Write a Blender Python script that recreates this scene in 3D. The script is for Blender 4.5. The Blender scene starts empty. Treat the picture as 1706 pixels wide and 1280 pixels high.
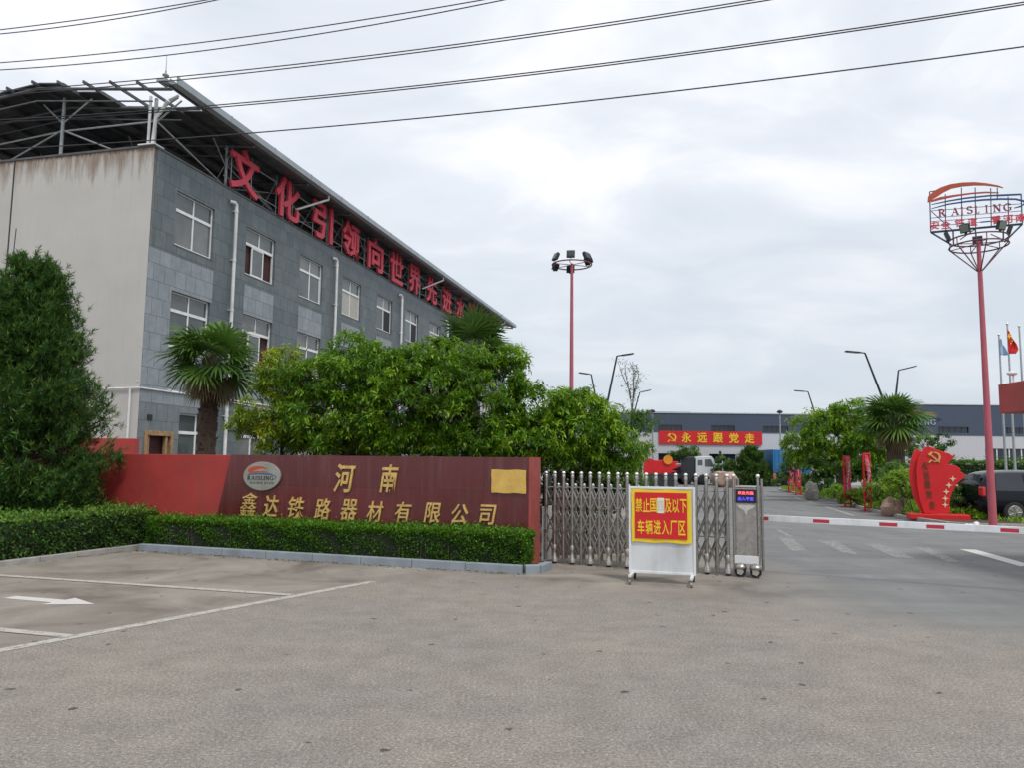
import bpy, math, random
import numpy as np
from mathutils import Vector, Matrix

# ------------------------------------------------------------------ camera, sky, sun, exposure
S = bpy.context.scene
COL = S.collection
FPX, EYE, PITCH, ROLL = 1290.0, 1.7, math.atan(.103), .0117
_F = np.array([0, math.cos(PITCH), math.sin(PITCH)])
_U0 = np.array([0, -math.sin(PITCH), math.cos(PITCH)])
_R0 = np.array([1., 0, 0])
_R = math.cos(ROLL)*_R0 + math.sin(ROLL)*_U0
_U = math.cos(ROLL)*_U0 - math.sin(ROLL)*_R0
_C = np.array([0, 0, EYE])
cd = bpy.data.cameras.new('camera'); cam = bpy.data.objects.new('camera', cd); COL.objects.link(cam)
cd.sensor_width = 36; cd.sensor_fit = 'HORIZONTAL'; cd.lens = 36*FPX/1706
cd.clip_start = .05; cd.clip_end = 2000
cam.matrix_world = Matrix(((_R[0], _U[0], -_F[0], 0), (_R[1], _U[1], -_F[1], 0), (_R[2], _U[2], -_F[2], EYE), (0, 0, 0, 1)))
S.camera = cam

SUN_EL, SUN_AZ = math.radians(58), math.radians(150)     # azimuth measured clockwise from +Y
W = bpy.data.worlds.new('World'); S.world = W; W.use_nodes = True
nt = W.node_tree; nt.nodes.clear()
def wn(t, **k):
    n = nt.nodes.new(t)
    for a, b in k.items(): setattr(n, a, b)
    return n
wo = wn('ShaderNodeOutputWorld'); sky = wn('ShaderNodeTexSky', sky_type='NISHITA', sun_disc=False)
sky.sun_elevation = SUN_EL; sky.sun_rotation = SUN_AZ; sky.air_density = 1; sky.dust_density = 2
b1 = wn('ShaderNodeBackground'); nt.links.new(sky.outputs[0], b1.inputs[0]); b1.inputs[1].default_value = .08
tc = wn('ShaderNodeTexCoord'); sep = wn('ShaderNodeSeparateXYZ'); nt.links.new(tc.outputs['Generated'], sep.inputs[0])
# cloud deck: project the direction on to a layer overhead
mx = wn('ShaderNodeMath', operation='ADD'); nt.links.new(sep.outputs[2], mx.inputs[0]); mx.inputs[1].default_value = .22
mm = wn('ShaderNodeMath', operation='MAXIMUM'); nt.links.new(mx.outputs[0], mm.inputs[0]); mm.inputs[1].default_value = .05
dv = wn('ShaderNodeVectorMath', operation='DIVIDE'); nt.links.new(tc.outputs['Generated'], dv.inputs[0])
cb = wn('ShaderNodeCombineXYZ')
for i in range(3): nt.links.new(mm.outputs[0], cb.inputs[i])
nt.links.new(cb.outputs[0], dv.inputs[1])
mp = wn('ShaderNodeMapping'); nt.links.new(dv.outputs[0], mp.inputs[0]); mp.inputs['Rotation'].default_value = (0, 0, .5); mp.inputs['Scale'].default_value = (.9, 1.15, 0)
nz = wn('ShaderNodeTexNoise'); nt.links.new(mp.outputs[0], nz.inputs['Vector']); nz.inputs['Scale'].default_value = 2.1; nz.inputs['Detail'].default_value = 6; nz.inputs['Roughness'].default_value = .52; nz.inputs['Distortion'].default_value = .4
cr = wn('ShaderNodeValToRGB'); nt.links.new(nz.outputs[0], cr.inputs[0])
e = cr.color_ramp.elements; e[0].position = .33; e[0].color = (.66, .715, .785, 1); e[1].position = .64; e[1].color = (.96, .955, .985, 1)
m_ = e.new(.5); m_.color = (.775, .81, .87, 1)
# towards the horizon the deck turns even and slightly blue
mr = wn('ShaderNodeMapRange'); nt.links.new(sep.outputs[2], mr.inputs[0]); mr.inputs[1].default_value = .0; mr.inputs[2].default_value = .36
mc = wn('ShaderNodeMix', data_type='RGBA'); nt.links.new(mr.outputs[0], mc.inputs[0]); mc.inputs[6].default_value = (.56, .62, .685, 1); nt.links.new(cr.outputs[0], mc.inputs[7])
b2 = wn('ShaderNodeBackground'); nt.links.new(mc.outputs[2], b2.inputs[0]); b2.inputs[1].default_value = 0.99
ms = wn('ShaderNodeMixShader'); ms.inputs[0].default_value = .9
nt.links.new(b1.outputs[0], ms.inputs[1]); nt.links.new(b2.outputs[0], ms.inputs[2]); nt.links.new(ms.outputs[0], wo.inputs[0])
sl = bpy.data.lights.new('sun', 'SUN'); sl.energy = 1.5; sl.angle = math.radians(10); sl.color = (1, .965, .91)
so = bpy.data.objects.new('sun', sl); COL.objects.link(so)
so.rotation_euler = Vector((-math.sin(SUN_AZ)*math.cos(SUN_EL), -math.cos(SUN_AZ)*math.cos(SUN_EL), -math.sin(SUN_EL))).to_track_quat('-Z', 'Y').to_euler()
S.view_settings.view_transform = 'Standard'; S.view_settings.look = 'None'; S.view_settings.exposure = 0.27; S.view_settings.gamma = 1
S.render.resolution_x = 1024; S.render.resolution_y = 769

# ------------------------------------------------------------------ survey helpers (where a seen point lies in the place)
def ray(u, v): return _F + _R*(u-853)/FPX - _U*(v-640)/FPX
def G(u, v, z=0.): d = ray(u, v); return _C + d*(z-EYE)/d[2]
def D(u, v, Y): d = ray(u, v); return _C + d*Y/d[1]
def PL(u, v, o, n): d = ray(u, v); return _C + d*(np.dot(np.array(o)-_C, n)/np.dot(d, n))
V = Vector
R_ = math.radians

# ------------------------------------------------------------------ materials
MATS = {}
def _ramp(t, src, stops):
    r = t.nodes.new('ShaderNodeValToRGB'); t.links.new(src, r.inputs[0]); el = r.color_ramp.elements
    el[0].position, el[0].color = stops[0][0], (*stops[0][1], 1); el[1].position, el[1].color = stops[-1][0], (*stops[-1][1], 1)
    for p, c in stops[1:-1]: x = el.new(p); x.color = (*c, 1)
    return r.outputs[0]
def _noise(t, vec, scale, detail=3, rough=.55, dist=0):
    n = t.nodes.new('ShaderNodeTexNoise'); n.inputs['Scale'].default_value = scale; n.inputs['Detail'].default_value = detail
    n.inputs['Roughness'].default_value = rough; n.inputs['Distortion'].default_value = dist
    t.links.new(vec, n.inputs['Vector']); return n.outputs[0]
def _mix(t, fac, a, b, mode='MIX'):
    n = t.nodes.new('ShaderNodeMix'); n.data_type = 'RGBA'; n.blend_type = mode
    for i, x in ((0, fac), (6, a), (7, b)):
        if isinstance(x, (int, float)): n.inputs[i].default_value = x
        elif isinstance(x, tuple): n.inputs[i].default_value = (*x, 1)
        else: t.links.new(x, n.inputs[i])
    return n.outputs[2]
def _math(t, op, a, b=0, clamp=False):
    n = t.nodes.new('ShaderNodeMath'); n.operation = op; n.use_clamp = clamp
    for i, x in ((0, a), (1, b)):
        if isinstance(x, (int, float)): n.inputs[i].default_value = x
        else: t.links.new(x, n.inputs[i])
    return n.outputs[0]
def _mapr(t, x, a, b, c=0, d=1):
    n = t.nodes.new('ShaderNodeMapRange'); t.links.new(x, n.inputs[0])
    for i, v in enumerate((a, b, c, d)): n.inputs[i+1].default_value = v
    return n.outputs[0]
def _vec(t, scale=(1, 1, 1), kind='Object', rot=(0, 0, 0)):
    c = t.nodes.new('ShaderNodeTexCoord'); m = t.nodes.new('ShaderNodeMapping'); t.links.new(c.outputs[kind], m.inputs[0])
    m.inputs['Scale'].default_value = scale; m.inputs['Rotation'].default_value = rot; return m.outputs[0]
def _bump(t, bs, h, strength, dist=.02):
    b = t.nodes.new('ShaderNodeBump'); b.inputs['Strength'].default_value = strength; b.inputs['Distance'].default_value = dist
    t.links.new(h, b.inputs['Height']); t.links.new(b.outputs[0], bs.inputs['Normal'])
def base(name):
    m = bpy.data.materials.new(name); m.use_nodes = True; t = m.node_tree
    MATS[name] = m; return m, t, t.nodes['Principled BSDF']
def mat(name, col, rough=.6, metal=0, var=.12, scale=3., bump=0, bscale=40, spec=.5, dirt=0):
    """painted / plain surface with tonal variation, roughness variation and fine relief"""
    if name in MATS: return MATS[name]
    m, t, b = base(name)
    v = _vec(t)
    lo = tuple(c*(1-var) for c in col); hi = tuple(min(1, c*(1+var)) for c in col)
    c = _ramp(t, _noise(t, v, scale, 5, .6), [(.3, lo), (.7, hi)])
    if dirt:
        f = _ramp(t, _noise(t, _vec(t, (1, 1, .25)), 2.2, 6, .65), [(.48, (0, 0, 0)), (.75, (dirt,)*3)])
        c = _mix(t, f, c, (.10, .085, .07))
    t.links.new(c, b.inputs['Base Color'])
    t.links.new(_mapr(t, _noise(t, v, scale*4, 3), .3, .7, max(.02, rough-.08), min(1, rough+.1)), b.inputs['Roughness'])
    b.inputs['Metallic'].default_value = metal; b.inputs['Specular IOR Level'].default_value = spec
    if bump: _bump(t, b, _noise(t, v, bscale, 4), bump, .01)
    return m
def leafmat(name, dark, mid, young, trans=.28, rough=.42):
    if name in MATS: return MATS[name]
    m, t, b = base(name)
    a = t.nodes.new('ShaderNodeAttribute'); a.attribute_name = 'tone'
    c = _ramp(t, a.outputs['Fac'], [(0, dark), (.5, mid), (1, young)])
    t.links.new(c, b.inputs['Base Color']); b.inputs['Roughness'].default_value = rough; b.inputs['Specular IOR Level'].default_value = .3
    tr = t.nodes.new('ShaderNodeBsdfTranslucent'); t.links.new(_mix(t, .5, c, young), tr.inputs[0])
    mx = t.nodes.new('ShaderNodeMixShader'); mx.inputs[0].default_value = trans
    t.links.new(b.outputs[0], mx.inputs[1]); t.links.new(tr.outputs[0], mx.inputs[2])
    t.links.new(mx.outputs[0], t.nodes['Material Output'].inputs[0]); return m

M = {}
M['red_paint'] = mat('red_paint', (.40, .045, .04), .6, var=.12, scale=1.1, bump=.05, bscale=60, dirt=.3)
M['red_letter'] = mat('red_letter', (.68, .05, .085), .55, var=.15, scale=2, dirt=.2)
M['bright_red'] = mat('bright_red', (.62, .012, .016), .42, var=.1, scale=1.5)
M['pink_pole'] = mat('pink_pole', (.46, .10, .13), .45, var=.14, scale=1.2, dirt=.2)
M['white_metal'] = mat('white_metal', (.74, .75, .75), .42, var=.06, scale=4, dirt=.25)
M['white_plastic'] = mat('white_plastic', (.72, .73, .72), .45, var=.06, scale=3, dirt=.45)
M['steel'] = mat('steel', (.40, .38, .355), .3, metal=.9, var=.18, scale=14, dirt=.25)
M['steel_bright'] = mat('steel_bright', (.82, .81, .77), .2, metal=.85, var=.08, scale=14)
M['galv'] = mat('galv', (.34, .36, .37), .5, metal=.4, var=.2, scale=6)
M['dark_metal'] = mat('dark_metal', (.035, .04, .047), .45, metal=.3, var=.2, scale=5)
M['black'] = mat('black', (.015, .015, .017), .5, var=.2)
M['rubber'] = mat('rubber', (.02, .02, .02), .85, var=.2, scale=20)
M['gold'] = mat('gold', (.70, .47, .16), .38, metal=.35, var=.25, scale=10)
M['gold_sheet'] = mat('gold_sheet', (.66, .42, .10), .42, metal=.1, var=.14, scale=3, bump=.12, bscale=6)
M['yellow'] = mat('yellow', (.85, .60, .02), .5, var=.06)
M['concrete'] = mat('concrete', (.34, .33, .31), .85, var=.18, scale=4, bump=.4, bscale=60, dirt=.3)
M['kerb_blue'] = mat('kerb_blue', (.27, .31, .345), .75, var=.14, scale=3, bump=.3, bscale=70, dirt=.3)
M['soil'] = mat('soil', (.075, .055, .038), .95, var=.4, scale=6, bump=.8, bscale=30)
M['bark'] = mat('bark', (.075, .058, .042), .9, var=.4, scale=14, bump=.8, bscale=40)
M['palm_bark'] = mat('palm_bark', (.085, .058, .042), .95, var=.45, scale=30, bump=.9, bscale=60)
M['navy'] = mat('navy', (.055, .085, .14), .4, var=.08, scale=.6)
M['wire'] = mat('wire', (.03, .032, .04), .6, var=.1)
M['blue_logo'] = mat('blue_logo', (.02, .07, .22), .45, var=.1)
M['orange_logo'] = mat('orange_logo', (.46, .075, .03), .5, var=.15, scale=2)
M['blue_truck'] = mat('blue_truck', (.02, .16, .38), .45, var=.12, dirt=.25)
M['stone'] = mat('stone', (.40, .27, .21), .85, var=.35, scale=3, bump=.8, bscale=14)
M['stone_grey'] = mat('stone_grey', (.36, .33, .29), .9, var=.3, scale=4, bump=.8, bscale=16)
M['wood'] = mat('wood', (.32, .20, .10), .8, var=.45, scale=9, bump=.4, dirt=.4)
M['maroon'] = mat('maroon', (.05, .015, .015), .8, var=.3)
M['curtain'] = mat('curtain', (.42, .40, .36), .8, var=.12, scale=6)
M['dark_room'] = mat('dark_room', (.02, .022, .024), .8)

def glass_mat(name, col, rough=.06):
    m, t, b = base(name)
    v = _vec(t)
    t.links.new(_ramp(t, _noise(t, v, .9, 3), [(.3, tuple(c*.7 for c in col)), (.7, tuple(c*1.3 for c in col))]), b.inputs['Base Color'])
    b.inputs['Roughness'].default_value = rough; b.inputs['Specular IOR Level'].default_value = .7
    _bump(t, b, _noise(t, v, 1.6, 2), .12, .03); return m
M['glass'] = glass_mat('glass', (.085, .10, .10))
M['glass_b'] = glass_mat('glass_green', (.06, .075, .07))
M['glass_c'] = glass_mat('glass_grey', (.13, .135, .13))
M['glass_dark'] = glass_mat('glass_dark', (.015, .02, .03))
M['car_black'] = mat('car_black', (.003, .004, .009), .04, var=.1, spec=.35)
M['car_white'] = mat('car_white', (.62, .64, .66), .25, var=.05)
def granite():
    m, t, b = base('granite'); v = _vec(t)
    c = _ramp(t, _noise(t, v, 220, 2, .7), [(.3, (.055, .009, .010)), (.6, (.17, .024, .026)), (.8, (.26, .06, .058))])
    br = t.nodes.new('ShaderNodeTexBrick'); t.links.new(_vec(t, (1, 1, 1), rot=(R_(90), 0, 0)), br.inputs['Vector'])
    br.offset = 0; br.inputs['Scale'].default_value = 1; br.inputs['Brick Width'].default_value = .82; br.inputs['Row Height'].default_value = .62
    br.inputs['Mortar Size'].default_value = .0035; br.inputs['Color1'].default_value = (1, 1, 1, 1); br.inputs['Color2'].default_value = (.78, .78, .8, 1); br.inputs['Mortar'].default_value = (.45, .4, .4, 1)
    c = _mix(t, 1., c, br.outputs[0], 'MULTIPLY')
    drip = _ramp(t, _noise(t, _vec(t, (7, 7, .5)), 1.5, 5, .7), [(.5, (0, 0, 0)), (.72, (.3, .3, .3))])
    c = _mix(t, drip, c, (.20, .11, .10))
    t.links.new(c, b.inputs['Base Color']); t.links.new(_mapr(t, _noise(t, v, 3, 4), .3, .7, .12, .3), b.inputs['Roughness']); b.inputs['Specular IOR Level'].default_value = .65
    return m
M['granite'] = granite()
def render_wall():
    m, t, b = base('gable_render'); v = _vec(t)
    c = _ramp(t, _noise(t, v, .35, 5, .6), [(.3, (.475, .463, .435)), (.7, (.545, .53, .50))])
    sp = t.nodes.new('ShaderNodeSeparateXYZ'); t.links.new(v, sp.inputs[0])
    streak = _noise(t, _vec(t, (1, 2.6, .28)), 1.3, 7, .7)
    top = _mapr(t, sp.outputs[2], 10.2, 12.4, -.22, .30)
    f = _math(t, 'ADD', streak, top)
    f = _ramp(t, f, [(.58, (0, 0, 0)), (.80, (.85, .85, .85))])
    c = _mix(t, f, c, (.23, .165, .115))
    rim = _mapr(t, _math(t, 'ADD', _mapr(t, sp.outputs[2], 12.1, 12.4, 0, .5), _noise(t, _vec(t, (1, 6, 1)), 2, 5, .7)), .75, 1.0)
    c = _mix(t, rim, c, (.12, .085, .065))
    low = _ramp(t, _noise(t, _vec(t, (1, 5, .35)), 1.1, 6, .7), [(.55, (0, 0, 0)), (.8, (.35, .35, .35))])
    c = _mix(t, low, c, (.33, .32, .30))
    t.links.new(c, b.inputs['Base Color']); b.inputs['Roughness'].default_value = .9
    _bump(t, b, _noise(t, v, 25, 5), .25, .01); return m
M['gable'] = render_wall()
def cladding(name, a, b_, off):
    m, t, b = base(name)
    br = t.nodes.new('ShaderNodeTexBrick'); t.links.new(_vec(t, (1, 1, 1), rot=(R_(90), 0, 0)), br.inputs['Vector'])
    br.offset = .5; br.inputs['Scale'].default_value = 1; br.inputs['Brick Width'].default_value = .56; br.inputs['Row Height'].default_value = .60
    br.inputs['Mortar Size'].default_value = .009; br.inputs['Mortar Smooth'].default_value = .3
    br.inputs['Color1'].default_value = (*a, 1); br.inputs['Color2'].default_value = (*b_, 1); br.inputs['Mortar'].default_value = tuple(x*.32 for x in a)+(1,)
    n = _ramp(t, _noise(t, _vec(t), 2.5, 6, .65), [(.3, (.82, .82, .82)), (.7, (1.12, 1.12, 1.12))])
    c = _mix(t, 1., br.outputs[0], n, 'MULTIPLY')
    st = _ramp(t, _noise(t, _vec(t, (5, 5, .5)), 1.2, 5, .7), [(.55, (0, 0, 0)), (.8, (.35, .35, .35))])
    c = _mix(t, st, c, tuple(x*.55 for x in a))
    t.links.new(c, b.inputs['Base Color']); b.inputs['Roughness'].default_value = .55
    _bump(t, b, br.outputs['Fac'], -.5, .01); return m
M['clad_dark'] = cladding('clad_dark', (.098, .124, .134), (.13, .157, .167), .5)
M['clad_light'] = cladding('clad_light', (.225, .262, .285), (.27, .306, .33), .5)
def white_siding(name, col):
    m, t, b = base(name)
    w = t.nodes.new('ShaderNodeTexWave'); w.wave_type = 'BANDS'; w.bands_direction = 'X'; w.inputs['Scale'].default_value = 1.6; t.links.new(_vec(t), w.inputs['Vector'])
    c = _ramp(t, _noise(t, _vec(t, (.4, 1, .1)), 1, 5), [(.3, tuple(x*.92 for x in col)), (.7, col)])
    t.links.new(c, b.inputs['Base Color']); b.inputs['Roughness'].default_value = .5
    _bump(t, b, w.outputs['Fac'], .25, .03); return m
M['siding'] = white_siding('siding', (.56, .56, .585))
M['siding_navy'] = white_siding('siding_navy', (.062, .083, .125))
def pvmat():
    m, t, b = base('solar_panel_back')
    br = t.nodes.new('ShaderNodeTexBrick'); t.links.new(_vec(t), br.inputs['Vector']); br.offset = 0
    br.inputs['Scale'].default_value = 1; br.inputs['Brick Width'].default_value = 1.0; br.inputs['Row Height'].default_value = 1.65; br.inputs['Mortar Size'].default_value = .03
    br.inputs['Color1'].default_value = (.035, .04, .048, 1); br.inputs['Color2'].default_value = (.075, .082, .09, 1); br.inputs['Mortar'].default_value = (.012, .013, .016, 1)
    c = _mix(t, 1., br.outputs[0], _ramp(t, _noise(t, _vec(t), 3, 5, .7), [(.35, (.5, .5, .5)), (.7, (1.5, 1.5, 1.5))]), 'MULTIPLY')
    t.links.new(c, b.inputs['Base Color']); b.inputs['Roughness'].default_value = .35; return m
M['pv'] = pvmat()

def ground_mat():
    m, t, b = base('ground_asphalt'); v = _vec(t)
    sp = t.nodes.new('ShaderNodeSeparateXYZ'); t.links.new(v, sp.inputs[0]); x, y = sp.outputs[0], sp.outputs[1]
    wob = _mapr(t, _noise(t, v, .5, 5, .65), .25, .75, -1.2, 1.2)
    # coarse asphalt of the forecourt
    agg = _noise(t, v, 44, 4, .85); agg2 = _noise(t, v, 130, 3, .8)
    c1 = _ramp(t, agg, [(.30, (.06, .055, .047)), (.42, (.202, .184, .160)), (.56, (.30, .275, .241)), (.70, (.59, .55, .50))])
    c1 = _mix(t, 1., c1, _ramp(t, agg2, [(.35, (.58, .58, .58)), (.65, (1.38, 1.38, 1.38))]), 'MULTIPLY')
    big = _ramp(t, _noise(t, v, .38, 6, .6), [(.3, (.90, .915, .93)), (.7, (1.09, 1.06, 1.035))])
    c1 = _mix(t, 1., c1, big, 'MULTIPLY')
    med = _ramp(t, _noise(t, v, 2.6, 8, .8), [(.34, (.80, .79, .78)), (.6, (1.05, 1.05, 1.05))])
    c1 = _mix(t, 1., c1, med, 'MULTIPLY')
    # smoother grey road through the gate: right of a wobbling line, running in
    road = _math(t, 'ADD', _math(t, 'ADD', _math(t, 'MULTIPLY', x, 1.0), _math(t, 'MULTIPLY', y, .62)), wob)
    fr = _mapr(t, road, 8.6, 10.8)
    c2 = _ramp(t, agg2, [(.3, (.145, .149, .148)), (.7, (.245, .25, .246))])
    c2 = _mix(t, 1., c2, _ramp(t, _noise(t, _vec(t, (1, .35, 1), rot=(0, 0, -.25)), .9, 6, .65), [(.3, (.80, .80, .80)), (.7, (1.14, 1.13, 1.12))]), 'MULTIPLY')
    far = _mapr(t, y, 8.0, 13.0)
    fr = _math(t, 'MULTIPLY', fr, _mapr(t, y, 4.5, 10.0))
    c = _mix(t, fr, c1, c2)
    # worn beige cement skim of the parking bays and in front of the gate
    bay = _math(t, 'ADD', _math(t, 'SUBTRACT', y, _math(t, 'MULTIPLY', x, 1.643)), _math(t, 'MULTIPLY', wob, .25))      # > 14.46 behind the bay line
    fb = _mapr(t, bay, 14.3, 14.9)
    strip = _mapr(t, _math(t, 'ADD', _math(t, 'ADD', y, _math(t, 'MULTIPLY', x, .42)), _math(t, 'MULTIPLY', wob, .8)), 10.5, 12.3)
    strip = _math(t, 'MULTIPLY', strip, _mapr(t, _math(t, 'ADD', x, wob), 5.4, 2.8))
    fb = _math(t, 'MAXIMUM', fb, strip)
    fb = _math(t, 'MULTIPLY', fb, _mapr(t, x, 7, 4.5)); 
    c3 = _ramp(t, _noise(t, _vec(t, (1, 1, 1), rot=(0, 0, .34)), .75, 8, .62, .6), [(.30, (.135, .112, .088)), (.44, (.225, .197, .165)), (.58, (.30, .270, .230)), (.78, (.37, .335, .29))])
    c3 = _mix(t, 1., c3, _ramp(t, agg, [(.35, (.80, .80, .80)), (.7, (1.15, 1.15, 1.15))]), 'MULTIPLY')
    c3 = _mix(t, 1., c3, _ramp(t, agg2, [(.35, (.86, .86, .86)), (.65, (1.12, 1.12, 1.12))]), 'MULTIPLY')
    c = _mix(t, fb, c, c3)
    # tyre polish in sweeping bands and dark blots
    wv = _noise(t, _vec(t, (.22, 1.6, 1), rot=(0, 0, -.42)), 1.1, 5, .6)
    c = _mix(t, _math(t, 'ADD', _math(t, 'MULTIPLY', fr, .85), .15), c, _ramp(t, wv, [(.36, (.88, .88, .88)), (.6, (1.05, 1.05, 1.05))]), 'MULTIPLY')
    vo = t.nodes.new('ShaderNodeTexVoronoi'); vo.voronoi_dimensions = '2D'; vo.inputs['Scale'].default_value = 1.3; vo.inputs['Randomness'].default_value = 1
    t.links.new(v, vo.inputs['Vector'])
    dist = _math(t, 'ADD', vo.outputs['Distance'], _mapr(t, _noise(t, v, 16, 4, .7), .3, .7, -.04, .04))
    rs_ = t.nodes.new('ShaderNodeSeparateColor'); t.links.new(vo.outputs['Color'], rs_.inputs[0])
    dist = _math(t, 'ADD', dist, _mapr(t, rs_.outputs[0], .25, .9, 0, .06))
    spot = _ramp(t, dist, [(.030, (.85, .85, .85)), (.042, (0, 0, 0))])
    c = _mix(t, spot, c, (.05, .045, .04))
    t.links.new(c, b.inputs['Base Color'])
    t.links.new(_mapr(t, agg, .3, .7, .8, .95), b.inputs['Roughness']); b.inputs['Specular IOR Level'].default_value = .3
    h = _math(t, 'ADD', agg, _math(t, 'MULTIPLY', agg2, .5)); _bump(t, b, h, .55, .006); return m
M['ground'] = ground_mat()
def paint(name, col, lo, hi):
    m, t, b = base(name); v = _vec(t)
    t.links.new(_ramp(t, _noise(t, v, 40, 4), [(.3, tuple(x*.82 for x in col)), (.7, col)]), b.inputs['Base Color']); b.inputs['Roughness'].default_value = .8
    n = _noise(t, v, 9, 10, .85)
    f = _ramp(t, n, [(lo, (0, 0, 0)), (hi, (1, 1, 1))])
    tr = t.nodes.new('ShaderNodeBsdfTransparent'); mx = t.nodes.new('ShaderNodeMixShader')
    t.links.new(f, mx.inputs[0]); t.links.new(tr.outputs[0], mx.inputs[1]); t.links.new(b.outputs[0], mx.inputs[2])
    t.links.new(mx.outputs[0], t.nodes['Material Output'].inputs[0]); return m
M['paint'] = paint('line_paint', (.50, .47, .42), .34, .50)
M['paint_fresh'] = paint('arrow_paint', (.62, .59, .56), .28, .36)
M['paint_worn'] = paint('worn_paint', (.42, .41, .39), .38, .60)
M['paint_faint'] = paint('faint_paint', (.33, .31, .28), .45, .70)

L_broad = leafmat('broad_leaf', (.024, .080, .010), (.088, .21, .014), (.28, .45, .028))
L_yellow = leafmat('yellow_leaf', (.07, .16, .012), (.18, .31, .02), (.42, .44, .03))
L_hedge = leafmat('hedge_leaf', (.024, .085, .010), (.065, .19, .014), (.19, .36, .02))
L_hedge2 = leafmat('hedge_leaf_dark', (.020, .062, .016), (.05, .14, .024), (.22, .36, .05))
L_conifer = leafmat('needle', (.020, .062, .018), (.055, .145, .026), (.16, .26, .040), .16, .6)
L_palm = leafmat('palm_leaf', (.028, .075, .018), (.07, .165, .026), (.19, .32, .055), .25, .38)
L_palm_dry = leafmat('palm_leaf_dry', (.07, .05, .025), (.15, .12, .055), (.20, .18, .08), .15, .6)
L_far = leafmat('far_leaf', (.028, .07, .018), (.07, .155, .030), (.17, .28, .05))
L_light = leafmat('light_leaf', (.055, .14, .014), (.15, .31, .022), (.32, .48, .035))

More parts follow.
